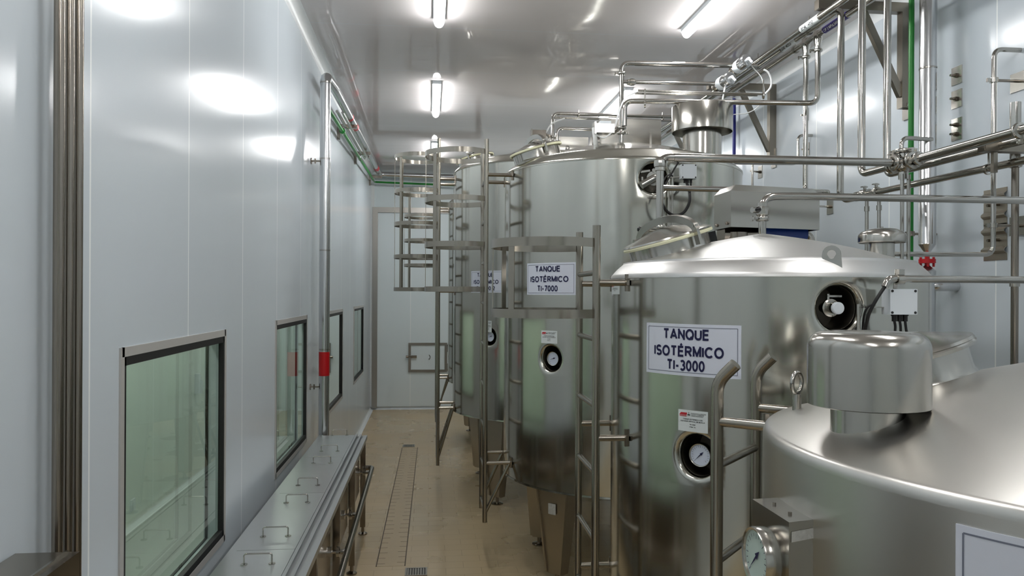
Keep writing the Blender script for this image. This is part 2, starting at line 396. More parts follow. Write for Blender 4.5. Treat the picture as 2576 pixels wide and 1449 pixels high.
struct('baseboard_right', cove((XR, YN, 0), (XR, YB, 0), (-1, 0, 0)), m_cove)
struct('baseboard_back', cove((XL, YB, 0), (XR, YB, 0), (0, -1, 0)), m_cove)
struct('baseboard_corridor', cove((XC, YN, 0), (XC, YB, 0), (1, 0, 0), 0.055), m_cove)
struct('trim_1', cove_top((XL, YN, CEIL), (XL, YB, CEIL), (1, 0, 0)), m_cove)
struct('trim_2', cove_top((XR, YN, CEIL), (XR, YB, CEIL), (-1, 0, 0)), m_cove)
struct('trim_3', MB().bb((XL, YB - 0.05, 0.05), (XL + 0.05, YB, CEIL - 0.07)), m_cove)

for i, (a, b) in enumerate(WIN):
    r = bpy.data.objects.new('window_%d' % (i + 1), None); C_.objects.link(r); r['kind'] = 'structure'
    r.location = (XL, (a + b) / 2, WZ0); ORG[r.name] = Vector(r.location)
    f = MB(); t = 0.03; e = 0.012
    f.bb((XL - 0.004, a - e, WZ0 - e), (XL + 0.006, a + t - e, WZ1 + e)).bb((XL - 0.004, b - t + e, WZ0 - e), (XL + 0.006, b + e, WZ1 + e))
    f.bb((XL - 0.004, a, WZ0 - e), (XL + 0.006, b, WZ0 + t - e)).bb((XL - 0.004, a, WZ1 - t + e), (XL + 0.006, b, WZ1 + e))
    part(r, 'window_frame', f, m_frame)
    g = MB(); q = t - e; k = 0.016; kt = 0.028
    g.bb((XL - 0.018, a + q, WZ0 + q), (XL + 0.005, a + q + k, WZ1 - q)).bb((XL - 0.018, b - q - k, WZ0 + q), (XL + 0.005, b - q, WZ1 - q))
    g.bb((XL - 0.018, a + q, WZ0 + q), (XL + 0.005, b - q, WZ0 + q + kt)).bb((XL - 0.018, a + q, WZ1 - q - kt), (XL + 0.005, b - q, WZ1 - q))
    h = 0.0045; x0, x1 = XL - 0.084, XL - 0.072
    g.bb((x0, a, WZ0), (x1, a + h, WZ1)).bb((x0, b - h, WZ0), (x1, b, WZ1)).bb((x0, a, WZ0), (x1, b, WZ0 + h)).bb((x0, a, WZ1 - h), (x1, b, WZ1))
    part(r, 'gasket', g, m_black)
    part(r, 'pane', MB().poly([(XL - 0.012, a + q, WZ0 + q), (XL - 0.012, b - q, WZ0 + q), (XL - 0.012, b - q, WZ1 - q), (XL - 0.012, a + q, WZ1 - q)]), m_glass)
    part(r, 'pane', MB().poly([(XL - 0.078, a, WZ0), (XL - 0.078, b, WZ0), (XL - 0.078, b, WZ1), (XL - 0.078, a, WZ1)]), m_glass)

# corridor fittings seen through the glass
o = (-2.37, 6.523, 0.187)
solo('power_socket', MB().box((XC + 0.006, o[1], o[2]), (0.012, 0.09, 0.09)).box((XC + 0.014, o[1], o[2]), (0.006, 0.05, 0.05)), m_white, 'small pale socket low on the corridor wall behind the nearest window', 'socket', (XC, o[1], o[2] - 0.045))
o = (-2.37, 8.217, 0.966)
solo('intercom', MB().box((XC + 0.02, o[1], o[2]), (0.04, 0.07, 0.2)).box((XC + 0.05, o[1] + 0.03, o[2] - 0.03), (0.03, 0.03, 0.14)), m_white, 'pale intercom handset on the corridor wall behind the nearest window', 'intercom', (XC, o[1], o[2] - 0.1))

# back door
D = YB - 0.012
d = bpy.data.objects.new('door_1', None); C_.objects.link(d); d['kind'] = 'structure'; d.location = (-0.3, D, 0); ORG[d.name] = Vector(d.location)
part(d, 'door_leaf', MB().bb((-0.85, D - 0.02, 0.05), (0.75, YB, 3.22)), m_wallb)
f = MB().bb((-0.925, D - 0.05, 0.03), (-0.84, YB, 3.30)).bb((-0.84, D - 0.05, 3.215), (0.75, YB, 3.30)).bb((0.75, D - 0.05, 0.03), (0.83, YB, 3.30))
part(d, 'door_frame', f, m_doorf)
H = thing('access_hatch', 'small square steel framed hatch low in the back wall door', 'hatch', (-0.02, D - 0.02, 0.61))
y0, y1 = D - 0.045, D - 0.02
part(H, 'frame', MB().bb((-0.335, y0, 0.61), (-0.295, y1, 1.09)).bb((0.255, y0, 0.61), (0.295, y1, 1.09)).bb((-0.295, y0, 1.05), (0.255, y1, 1.09)).bb((-0.295, y0, 0.61), (0.255, y1, 0.65)), m_doorf)
part(H, 'hatch_panel', MB().bb((-0.295, D - 0.03, 0.65), (0.255, D - 0.02, 1.05)), m_wallb)
for z in (0.68, 0.99): part(H, 'hinge', MB().bb((0.3, D - 0.05, z - 0.05), (0.345, D - 0.02, z + 0.07)), m_dark)
part(H, 'latch', MB().bb((-0.29, D - 0.06, 0.845), (-0.2, D - 0.03, 0.885)).cyl((-0.375, D - 0.06, 0.865), (-0.335, D - 0.06, 0.865), 0.02).bb((-0.375, D - 0.07, 0.855), (-0.29, D - 0.05, 0.875)), m_dark)
part(H, 'pull', MB().spline([(0.0, D - 0.035, 0.89), (0.015, D - 0.045, 0.87), (0.012, D - 0.045, 0.83), (-0.005, D - 0.035, 0.825)], 0.005), m_black)

# floor: drain channel strip and grates
g = MB(); gy0, gy1 = 5.45, 9.62
def chx(y, side): t = (y - gy0) / (gy1 - gy0); return (-0.358 + 0.035 * t) if side < 0 else (-0.16 + 0.025 * t)
g.loft([(chx(gy0, -1), gy0, 0), (chx(gy0, 1), gy0, 0), (chx(gy0, 1), gy0, 0.0012), (chx(gy0, -1), gy0, 0.0012)], [(chx(gy1, -1), gy1, 0), (chx(gy1, 1), gy1, 0), (chx(gy1, 1), gy1, 0.0012), (chx(gy1, -1), gy1, 0.0012)])
ch = struct('trim_4', g, m_channel)
g = MB()
for s in (-1, 1): g.loft([(chx(gy0, s) - .004, gy0, 0), (chx(gy0, s) + .004, gy0, 0), (chx(gy0, s) + .004, gy0, .002), (chx(gy0, s) - .004, gy0, .002)], [(chx(gy1, s) - .004, gy1, 0), (chx(gy1, s) + .004, gy1, 0), (chx(gy1, s) + .004, gy1, .002), (chx(gy1, s) - .004, gy1, .002)])
y = gy0 + .05
while y < gy1:
    a, b = chx(y, -1), chx(y, 1)
    L = random.uniform(.05, .08); g.bb((a, y, 0), (a + L, y + .003, .0018)); g.bb((b - L, y + .02, 0), (b, y + .023, .0018)); y += 0.115
part(ch, 'joint', g, m_grout)
for (x, y), lb in (((-0.245, 9.72), 'square steel floor drain cover at the far end of the channel'), ((-0.08, 5.32), 'square steel floor drain cover in front of the nearest tank legs')):
    gr = thing('drain_cover', lb, 'drain', (x, y, 0), 'floor drains in the aisle')
    part(gr, 'rim', MB().bb((x - .075, y - .075, 0), (x + .075, y - .063, .006)).bb((x - .075, y + .063, 0), (x + .075, y + .075, .006)).bb((x - .075, y - .063, 0), (x - .063, y + .063, .006)).bb((x + .063, y - .063, 0), (x + .075, y + .063, .006)), m_dark)
    q = MB().bb((x - .063, y - .063, 0), (x + .063, y + .063, .003))
    part(gr, 'pit', q, m_black)
    q = MB()
    for k in range(7): q.bb((x - .06 + k * .0175, y - .063, .003), (x - .05 + k * .0175, y + .063, .005))
    part(gr, 'grate', q, m_dark)

# ceiling lights
LY = [-1.32, 1.53, 4.40, 7.25, 10.12]
names = {(0, 2): 'lit tube light on the ceiling above the aisle, nearest one', (0, 3): 'lit tube light on the ceiling above the aisle, in front of the ladder cages', (0, 4): 'lit tube light above the aisle seen behind the ladder cage hoops',
         (1, 2): 'lit tube light on the ceiling above the tanks, near the overhead pipes', (1, 3): 'lit tube light above the tanks, half hidden behind the upright pipe', (1, 4): 'lit tube light above the farthest tank'}
for r, x in enumerate((0.06, 1.89)):
    for k, y in enumerate(LY):
        t = thing('ceiling_light', names.get((r, k), 'lit tube light on the ceiling behind the viewer'), 'light', (x, y + .6, CEIL), 'fluorescent tube lights on the ceiling')
        part(t, 'housing', MB().bb((x - .04, y, CEIL - .03), (x + .04, y + 1.2, CEIL)), m_white)
        dmb = MB(); sec = [(x + .036 * math.cos(q), CEIL - .03 - .045 * math.sin(q)) for q in [PI * j / 10 for j in range(11)]]
        dmb.loft([(a, y + .01, b) for a, b in sec], [(a, y + 1.19, b) for a, b in sec])
        part(t, 'diffuser', dmb, m_lamp)
for k, y in enumerate((-1, 2.6, 5.2, 7.8, 10.4)):
    t = thing('corridor_light', 'tube light on the corridor ceiling behind the windows', 'light', (-1.5, y + .5, 2.75), 'corridor lights behind the windows')
    part(t, 'diffuser', MB().bb((-1.53, y, 2.70), (-1.47, y + 1.1, 2.75)), m_lampc)

# ================================================================ TANK BUILDERS
def shell(cx, cy, R, z0, z1, ports=()):
    mb = MB(); bm = mb.bm; N = 112; cups = []
    th = [2 * PI * k / N - PI for k in range(N)]; zs = [z0 + (z1 - z0) * k / 10 for k in range(11)]; pt = []
    for t0, zc, r in ports:
        hs = 1.5 * r; a = hs / R; t0 = (t0 + PI) % (2 * PI) - PI
        th = [t for t in th if abs(t - t0) > a * 1.12] + [t0 - a + 2 * a * k / 8 for k in range(9)]
        zs = [z for z in zs if not (zc - hs * 1.1 < z < zc + hs * 1.1) or z in (z0, z1)] + [zc - hs + 2 * hs * k / 8 for k in range(9)]
        pt.append((t0, zc, r, hs, a))
    th.sort(); zs.sort(); n = len(th)
    g = [[bm.verts.new((cx + R * math.cos(t), cy + R * math.sin(t), z)) for t in th] for z in zs]
    def inside(i, j):
        tm = (th[i] + (th[(i + 1) % n] if i < n - 1 else th[0] + 2 * PI)) / 2; zm = (zs[j] + zs[j + 1]) / 2
        return any(abs(tm - p[0]) < p[4] and abs(zm - p[1]) < p[3] for p in pt)
    for j in range(len(zs) - 1):
        for i in range(n):
            if not inside(i, j): bm.faces.new((g[j][i], g[j][(i + 1) % n], g[j + 1][(i + 1) % n], g[j + 1][i]))
    for t0, zc, r, hs, a in pt:
        I = [i for i in range(n) if abs(th[i] - t0) <= a + 1e-6]; J = [j for j in range(len(zs)) if abs(zs[j] - zc) <= hs + 1e-6]
        loop = [(i, J[0]) for i in I] + [(I[-1], j) for j in J[1:]] + [(i, J[-1]) for i in I[-2::-1]] + [(I[0], j) for j in J[-2:0:-1]]
        prev = [g[j][i] for i, j in loop]; uv = [((th[i] - t0) * R, zs[j] - zc) for i, j in loop]
        dep = 1.9 * r
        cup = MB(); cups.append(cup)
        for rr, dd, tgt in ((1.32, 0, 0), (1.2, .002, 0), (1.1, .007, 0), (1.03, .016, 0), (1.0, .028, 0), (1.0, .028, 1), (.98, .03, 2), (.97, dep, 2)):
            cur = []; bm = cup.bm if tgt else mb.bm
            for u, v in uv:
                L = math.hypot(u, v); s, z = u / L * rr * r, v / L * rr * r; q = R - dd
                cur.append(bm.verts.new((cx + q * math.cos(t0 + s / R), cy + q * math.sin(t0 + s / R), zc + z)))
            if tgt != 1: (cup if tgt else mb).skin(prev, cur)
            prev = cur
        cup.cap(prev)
    mb.cups = cups; return mb
def surf(T, th, z, out=0.0): return Vector((T['c'][0] + (T['R'] + out) * math.cos(th), T['c'][1] + (T['R'] + out) * math.sin(th), z))
def nrm(th): return Vector((math.cos(th), math.sin(th), 0))

def dial_gauge(root, c, n, r, col, face=m_dial):
    """round dial with bezel facing n; children dial_face and needle"""
    n = Vector(n).normalized(); side = Vector((-n.y, n.x, 0)).normalized(); upv = n.cross(side); upv = upv if upv.z > 0 else -upv
    g = part(root, 'dial_gauge', MB().lathe([(0, -.05), (r * .5, -.05), (r * .5, -.03), (r * .92, -.03), (r, -.02), (r, .004), (r * .97, .008), (r * .9, .006), (r * .88, 0), (0, 0)], c, n, 40), m_steel)
    fn = lambda u, v, d=0.0: Vector(c) + side * u + upv * v + n * d
    part(g, 'dial_face', MB().lathe([(0, .001), (r * .88, .001), (r * .88, .0005)], c, n, 40), face)
    a = col; d0 = (math.cos(a), math.sin(a)); q = (-d0[1], d0[0]); L = r * .66; b = r * .3
    nd = MB().poly([fn(d0[0] * L, d0[1] * L, .0035), fn(-d0[0] * b * .4 + q[0] * r * .05, -d0[1] * b * .4 + q[1] * r * .05, .0035), fn(-d0[0] * b * .4 - q[0] * r * .05, -d0[1] * b * .4 - q[1] * r * .05, .0035)])
    nd.poly([fn(-d0[0] * b * .2 + q[0] * r * .12, -d0[1] * b * .2 + q[1] * r * .12, .0037), fn(-d0[0] * b * 1.4, -d0[1] * b * 1.4, .0037), fn(-d0[0] * b * .2 - q[0] * r * .12, -d0[1] * b * .2 - q[1] * r * .12, .0037)])
    part(g, 'needle', nd, m_ink)
    tk = MB()
    for k in range(19):
        t = math.radians(-45 + 270 * k / 18); e = (math.cos(t), math.sin(t)); p = (-e[1], e[0]); l0 = r * (.68 if k % 3 else .62); l1 = r * .78; wd = r * .012
        tk.poly([fn(e[0] * l0 + p[0] * wd, e[1] * l0 + p[1] * wd, .002), fn(e[0] * l1 + p[0] * wd, e[1] * l1 + p[1] * wd, .002), fn(e[0] * l1 - p[0] * wd, e[1] * l1 - p[1] * wd, .002), fn(e[0] * l0 - p[0] * wd, e[1] * l0 - p[1] * wd, .002)])
    part(g, 'scale_marks', tk, m_ink)
    return g

def curved_sheet(T, th0, th1, z0, z1, out=0.003, n=14):
    mb = MB(); A = []
    for k in range(n + 1):
        t = th0 + (th1 - th0) * k / n
        A.append([mb.bm.verts.new(surf(T, t, z0, out)), mb.bm.verts.new(surf(T, t, z1, out)), mb.bm.verts.new(surf(T, t, z1, .0004)), mb.bm.verts.new(surf(T, t, z0, .0004))])
    for k in range(n): mb.skin(A[k], A[k + 1])
    mb.cap(A[0], True); mb.cap(A[-1]); return mb
def sign(T, th0, th1, z0, z1, lines, label, margin=0.028):
    thc, zc, W, Hh = (th0 + th1) / 2, (z0 + z1) / 2, abs(th1 - th0) * T['R'], z1 - z0
    s = thing('tank_sign', label, 'sign', surf(T, thc, z0, .003), 'printed tank signs')
    part(s, 'sheet', curved_sheet(T, th0, th1, z0, z1), m_paper, smooth=30)
    fn = lambda u, v, o=.0045: surf(T, thc + u / T['R'], zc + v, o)
    e = MB(); a, b = W / 2 - margin * .45, Hh / 2 - margin * .45; t = Hh * .006
    for v in (-b, b):
        P_ = [fn(-a + 2 * a * k / 14, v, .0036) for k in range(15)]
        for k in range(14): e.poly([P_[k] - Vector((0, 0, t)), P_[k + 1] - Vector((0, 0, t)), P_[k + 1] + Vector((0, 0, t)), P_[k] + Vector((0, 0, t))])
    for u in (-a, a): e.poly([fn(u - t, -b, .0036), fn(u + t, -b, .0036), fn(u + t, b, .0036), fn(u - t, b, .0036)])
    part(s, 'border_line', e, m_line, fix=False, smooth=0)
    for txt, fy, fw_, fh, fx in lines:
        part(s, 'lettering', place_text(MB(), txt, fh * Hh, fw_ * W, lambda u, v: fn(u + fx * W, v + (.5 - fy) * Hh)), m_ink, fix=False, smooth=0)
    return s
def maker_plate(root, T, th0, th1, z0, z1, lines, small=False, label='small white maker label with a red and black mark'):
    thc, zc, W, Hh = (th0 + th1) / 2, (z0 + z1) / 2, abs(th1 - th0) * T['R'], z1 - z0
    s = part(root, 'maker_label', curved_sheet(T, th0, th1, z0, z1, .002, 6), m_sticker, label, smooth=30)
    fn = lambda u, v, o=.003: surf(T, thc + u * W / T['R'], zc + v * Hh, o)
    q = MB().poly([fn(-.46, .26), fn(-.2, .26), fn(-.18, .38), fn(-.40, .38)]).poly([fn(-.44, .2), fn(-.2, .2), fn(-.2, .235), fn(-.45, .235)])
    part(s, 'red_mark', q, m_redink, fix=False, smooth=0)
    q = MB().poly([fn(-.17, .26), fn(-.08, .26), fn(-.08, .31), fn(-.17, .31)]).poly([fn(-.13, .30), fn(-.115, .30), fn(-.115, .42), fn(-.13, .42)])
    part(s, 'black_mark', q, m_kink, fix=False, smooth=0)
    q = MB()
    for txt, fx, fy, fw_, fh in lines: place_text(q, txt, fh * Hh, fw_ * W, lambda u, v: fn(fx + u / W, fy + v / Hh))
    part(s, 'small_print', q, m_kink, fix=False, smooth=0)

def manway(root, base, axis, r, L, yoke, plain=False):
    a = Vector(axis).normalized(); b = Vector(base)
    part(root, 'manway_neck', MB().lathe([(r * 1.18, -.06), (r * 1.05, -.02), (r * .98, .0), (r * .94, .015), (r * .94, L - .006), (r * .99, L - .004), (r * .99, L), (r * .85, L), (r * .85, -.06)], b, a, 56), m_steel)
    lid = part(root, 'manway_lid', MB().lathe([(0, L + .055), (r * .15, L + .054), (r * .4, L + .043), (r * .7, L + .027), (r * .95, L + .016), (r * 1.03, L + .011), (r * 1.05, L + .004), (r * 1.0, L), (0, L)], b, a, 56), m_steel)
    part(lid, 'gasket', MB().lathe([(r * 1.0, L - .012), (r * 1.055, L - .010), (r * 1.06, L - .002), (r * 1.04, L + .003), (r * 1.0, L + .003)], b, a, 56, True), m_steel if plain else m_gasket)
    if plain: return
    y = Vector(yoke); y = (y - a * y.dot(a)).normalized(); c = b + a * L
    pts = [c + y * (r * 1.12 * math.cos(t)) + a * (.01 + .075 * math.sin(t)) for t in [PI * k / 12 for k in range(13)]]
    side = a.cross(y)
    part(lid, 'yoke', MB().band(pts, .02, .03, upv=side), m_steel)
    e = c + y * (r * 1.1)
    part(lid, 'clamp', MB().bar(e - a * .05, e + a * .035, .028, .014, upv=side).bar(e + a * .03 - side * .012, e + a * .03 + side * .03, .012, .012, upv=a), m_steel)
    e = c - y * (r * 1.12)
    part(lid, 'hinge', MB().bar(e - a * .06, e + a * .03, .03, .02, upv=side).cyl(e + a * .02 - side * .03, e + a * .02 + side * .03, .012), m_steel)
def vent(root, x, y, r_n, z0, r_c, zb, zt, style):
    part(root, 'vent_neck', MB().lathe([(r_n * 1.06, z0 - .06), (r_n, z0), (r_n, zb + .01), (r_n * .9, zb + .01), (r_n * .9, z0 - .06)], (x, y, 0), (0, 0, 1), 48, True), m_steel)
    h = zt - zb
    if style == 'mushroom': pr = [(r_c * .96, zb - .004), (r_c, zb), (r_c, zb + h * .42), (r_c * .97, zb + h * .56), (r_c * .85, zb + h * .74), (r_c * .6, zb + h * .9), (r_c * .3, zb + h * .98), (r_c * .06, zt), (r_c * .06, zt + .006), (0, zt + .006)]
    elif style == 'pot': pr = [(r_c * .97, zb), (r_c, zb + .002), (r_c, zt - .035)] + [(r_c - .035 * (1 - math.cos(t)), zt - .035 + .035 * math.sin(t)) for t in [PI / 2 * k / 6 for k in range(1, 7)]] + [(r_c * .4, zt + .002), (0, zt + .003)]
    else: pr = [(r_c * .98, zb), (r_c, zb + .002), (r_c, zt - .004), (r_c * .99, zt), (0, zt + .01)]
    pr = pr + [(0, zb + h * .35), (r_c * .95, zb + h * .3)]
    part(root, 'vent_cap', MB().lathe(pr, (x, y, 0), (0, 0, 1), 56, True), m_steel)
def lug(root, c, th, h=.1, wd=.07, t=.01):
    c = Vector(c); n = nrm(th); s = Vector((-n.y, n.x, 0)); z = Vector((0, 0, 1)); r = wd * .42
    out = [c + s * (wd / 2), c + z * (h - r) + s * r]
    out += [c + z * (h - r) + s * (r * math.cos(q)) + z * (r * math.sin(q)) for q in [PI * k / 8 for k in range(1, 8)]] + [c + z * (h - r) - s * r, c - s * (wd / 2)] + [c + s * (wd * f) for f in (-.3, -.1, .1, .3)]
    cc = c + z * (h - r); key = lambda p: math.atan2((p - cc).dot(z), (p - cc).dot(s)); out = sorted(out, key=key)
    hole = [cc + s * (r * .5 * math.cos(key(p))) + z * (r * .5 * math.sin(key(p))) for p in out]
    mb = MB(); L = []
    for d in (-t / 2, t / 2): L.append(([mb.bm.verts.new(p + n * d) for p in out], [mb.bm.verts.new(p + n * d) for p in hole]))
    mb.skin(L[0][0], L[0][1]); mb.skin(L[1][0], L[1][1]); mb.skin(L[0][0], L[1][0]); mb.skin(L[0][1], L[1][1])
    part(root, 'lifting_lug', mb, m_steel)
def tank_leg(root, x, y, zt, face, wt=.25, wb=.12):
    f = Vector(face).normalized(); s = Vector((-f.y, f.x, 0)); q = lambda w_, d, z: [Vector((x, y, z)) + s * w_ / 2 + f * d / 2, Vector((x, y, z)) - s * w_ / 2 + f * d / 2, Vector((x, y, z)) - s * w_ / 2 - f * d / 2, Vector((x, y, z)) + s * w_ / 2 - f * d / 2]
    lg = part(root, 'leg', MB().loft(q(wb, .07, .07), q(wt, .12, zt)), m_leg)
    e = MB()
    for sg in (-1, 1): e.bar(Vector((x, y, .08)) + s * sg * wb * .47 + f * .04, Vector((x, y, zt)) + s * sg * wt * .47 + f * .065, .012, .02, upv=f)
    part(lg, 'edge_flange', e, m_leg)
    part(lg, 'foot', MB().cyl((x, y, .012), (x, y, .075), .016).lathe([(0, 0), (.055, 0), (.055, .008), (.02, .018), (0, .018)], (x, y, 0), seg=32), m_dark)
def dome_prof(R, z1, rk, zk, za, ring=True):
    pr = [(R, z1 - .001), (R + .004, z1), (R + .003, z1 + .012)]
    for k in range(1, 9):
        t = k / 8; pr.append((R + .003 - (R + .003 - rk) * t, z1 + .012 + (zk - z1 - .012) * (t + .06 * math.sin(PI * t))))
    if ring: pr += [(rk - .002, zk + .007), (rk - .009, zk + .008), (rk - .014, zk + .003)]
    for k in range(1, 9):
        t = k / 8; pr.append(((rk - .014) * (1 - t), zk + .003 + (za - zk) * (t + .10 * math.sin(PI * t))))
    return pr
def tank(label, cx, cy, R, z0, z1, rk, zk, za, ports, legs, mdome=m_tank):
    T = dict(c=(cx, cy), R=R); r = thing('insulated_tank', label, 'tank', (cx, cy, 0)); T['o'] = r
    sm = shell(cx, cy, R, z0, z1, ports); cups = sm.cups; so = part(r, 'shell', sm, m_tank)
    for c in cups: part(so, 'port_pocket', c, m_pocket_shade, 'recessed pocket with shade put into its colour')
    part(r, 'base_band', MB().lathe([(R + .002, z0 + .012), (R + .004, z0), (R - .03, z0 - .012), (R * .6, z0 - .05), (0, z0 - .09)], (cx, cy, 0), seg=112), m_tank)
    part(r, 'dome', MB().lathe(dome_prof(R, z1, rk, zk, za), (cx, cy, 0), seg=112), mdome)
    for x, y in legs: tank_leg(r, x, y, z0 + .01, (x - cx, y - cy, 0))
    return T
def ladder(label, bx, by, dirx, w, zb, zt, zr0, dz, hoops, depth, brk, T=None, bend=None, braces=None, tr=.0165, group='tank ladders'):
    """bx,by near stile foot; dirx = unit vector near->far stile in plan; the tank lies on the +out side"""
    d = Vector((dirx[0], dirx[1], 0)); out = Vector((d.y, -d.x, 0)); B = Vector((bx, by, 0)); z = Vector((0, 0, 1))
    L = thing('caged_ladder' if hoops else 'tank_ladder', label, 'ladder', B + d * w / 2 + z * zb, group)
    for k in (0, 1):
        q = B + d * w * k; pts = [q + z * zb, q + z * zt]
        if bend: pts = [q + z * zb, q + z * zt, q + z * (zt + bend) + out * bend]
        part(L, 'stile', MB().tube(pts, tr, .05 if bend else 0), m_cage)
    k = 0
    while zr0 + k * dz < zt - .05:
        zz = zr0 + k * dz; part(L, 'rung', MB().cyl(B + z * zz, B + d * w + z * zz, tr * .72, seg=12), m_cage); k += 1
    r = .25; cN = B + d * w / 2 - out * (depth - r)
    hp = [B - out * .005 - d * .0, B - out * .09 - d * (r - w / 2) * .8] + [cN + d * (-r * math.cos(t)) - out * (r * math.sin(t)) for t in [PI * j / 20 for j in range(21)]] + [B + d * w - out * .09 + d * (r - w / 2) * .8, B + d * w - out * .005]
    for hz in hoops: part(L, 'hoop', MB().band([p + z * hz for p in hp], .036, .005), m_cage)
    if hoops:
        for t in (48, 90, 132):
            t = math.radians(t); e = cN + d * (-r * math.cos(t)) - out * (r * math.sin(t)); nn = (e - cN).normalized(); e = e - nn * .005
            part(L, 'cage_strap', MB().bar(e + z * (min(hoops) - .015), e + z * (max(hoops) + .015), .03, .004, upv=nn), m_cage)
    for hz in brk:
        for k in (0, 1):
            q = B + d * w * k; c = Vector((T['c'][0], T['c'][1], 0)); oc = q - c; bb = out.dot(oc); cc = oc.dot(oc) - T['R'] ** 2; ln = -bb - math.sqrt(max(bb * bb - cc, 0))
            e = q + out * ln
            br = part(L, 'bracket', MB().cyl(q + z * hz, e + z * hz, tr * .8, seg=12), m_cage)
            part(br, 'pad', MB().box(e + z * hz - out * .004, (.012, .012, .07)).box(e + z * hz - out * .004, (.012, .05, .02)), m_dark)
            if braces and hz == min(brk): part(L, 'brace', MB().cyl(e + z * hz - out * .01, q + z * (zb + .06), tr * .7, seg=12), m_cage)
    return L

# ================================================================ TANKS
zup = Vector((0, 0, 1))
# --- TI-3000
p_g = (-2.347, 1.302); p_s = (-1.5752, 1.855)
T3 = tank('upright steel tank with the TI-3000 sign, second from the viewer', 1.44, 3.24, .65, .5, 1.965, .60, 2.03, 2.165, [(p_g[0], p_g[1], .077), (p_s[0], p_s[1], .078)], [(1.05, 2.85), (1.05, 3.63), (1.83, 2.85), (1.83, 3.63)], m_dome)
t3 = T3['o']
dial_gauge(t3, surf(T3, p_g[0], p_g[1], -.035), nrm(p_g[0]), .044, math.radians(225))
s0, s1 = (-2.7069, 1.691), (-2.096, 1.689); zt_, zb_ = (-2.368, 1.79), (-2.3665, 1.597)
sign(T3, s0[0], s1[0], zb_[1], zt_[1], [('TANQUE', .20, .49, .215, -.03), ('ISOTÉRMICO', .53, .735, .215, -.02), ('TI-3000', .80, .40, .215, -.03)], 'white sign reading TANQUE ISOTÉRMICO TI-3000 on the tank')
m0, m1 = (-2.4624, 1.423), (-2.2793, 1.436); mz = (-2.3679, 1.47), (-2.3672, 1.391)
PR = [('TANQUE ISOTERMICO CON', 0, .08, .66, .06), ('AGITADOR VERTICAL DE MEZCLA', 0, -.02, .82, .06), ('TM 3000', 0, -.16, .2, .055), ('ITEM 1.5', 0, -.28, .2, .055), ('EQUIPOS PARA LA INDUSTRIA', .2, .37, .5, .04), ('LACTEA Y ALIMENTOS', .17, .31, .42, .04), ('ACERO INOXIDABLE', .16, .25, .4, .04)]
maker_plate(t3, T3, m0[0], m1[0], mz[1][1], mz[0][1], PR)
m0, m1 = (-3.2533, 1.909), (-3.0488, 1.909)
maker_plate(t3, T3, m0[0], m1[0], 1.9, 1.965 - .02, PR[:3], label='small scuffed white label high on the left side of the shell')
manway(t3, (1.052, 3.285, 2.06), (-.29, -.02, 1), .185, .085, (.35, -1, 0))
vent(t3, 1.90, 3.09, .049, 2.04, .0945, 2.126, 2.185, 'mushroom')
c = (1.427, 2.63, 2.006); lug(t3, (c[0], 2.63, 1.978), math.atan2(-.8, -.55), .10, .075, .012)
# sensor in the port
n = nrm(p_s[0]); sd = Vector((-n.y, n.x, 0)); c = surf(T3, p_s[0], p_s[1], -.05) - sd * .012
s = part(t3, 'level_sensor', MB().cyl(c - n * .045, c, .018).cyl(c, c + n * .012, .027).cyl(c + n * .012, c + n * .05, .0205), m_steel)
part(s, 'sensor_cap', MB().cyl(c + n * .05, c + n * .062, .0215).cyl(c + n * .062, c + n * .064, .019), m_white)
part(s, 'wing_clamp', MB().lathe([(.026, -.007), (.032, -.005), (.032, .005), (.026, .007)], c + n * .006, n, 28, True).bar(c + n * .006 + zup * .03 - sd * .01, c + n * .006 + zup * .05 - sd * .01, .008, .008).bar(c + n * .008 + zup * .042 - sd * .012, c + n * .008 + zup * .042 + sd * .04, .007, .007), m_steel)
# agitator
N_, R_, L_, Q_ = Vector((1.391, 3.472, 0)), Vector((1.875, 3.571, 0)), Vector((1.386, 3.674, 0)), Vector((1.87, 3.773, 0))
mb = MB(); lo, hi, tp = 2.216, 2.385, 2.415
A = [N_ + zup * lo, R_ + zup * lo, Q_ + zup * lo, L_ + zup * lo]; B_ = [N_ + zup * hi, R_ + zup * hi, Q_ + zup * hi, L_ + zup * hi]; ins = lambda v, f: v + (((N_ + Q_) / 2) - v) * f
Cc = [ins(N_, .12) + zup * tp, ins(R_, .12) + zup * tp, ins(Q_, .12) + zup * tp, ins(L_, .12) + zup * tp]
a = [mb.bm.verts.new(v) for v in A]; b = [mb.bm.verts.new(v) for v in B_]; c3 = [mb.bm.verts.new(v) for v in Cc]; mb.skin(a, b); mb.skin(b, c3); mb.cap(c3)
cv = part(t3, 'motor_cover', mb, m_steel, smooth=20)
bt = MB()
for f_ in (.2, .8): bt.sphere(N_.lerp(L_, f_) + zup * (lo + .02) - Vector((.003, 0, 0)), .008, seg=10)
part(cv, 'bolt', bt, m_dark)
part(t3, 'agitator_gearbox', MB().cyl((1.47, 3.62, 2.08), (1.47, 3.62, 2.2), .07).cyl((1.4, 3.62, 2.19), (1.6, 3.62, 2.19), .055), m_dark)
part(t3, 'agitator_motor', MB().cyl((1.6, 3.63, 2.2), (1.83, 3.66, 2.2), .055).box((1.72, 3.64, 2.15), (.16, .1, .02)), m_motor)
part(t3, 'motor_mount', MB().bar((1.36, 3.6, 2.07), (1.33, 3.6, 2.2), .03, .06), m_blackp)

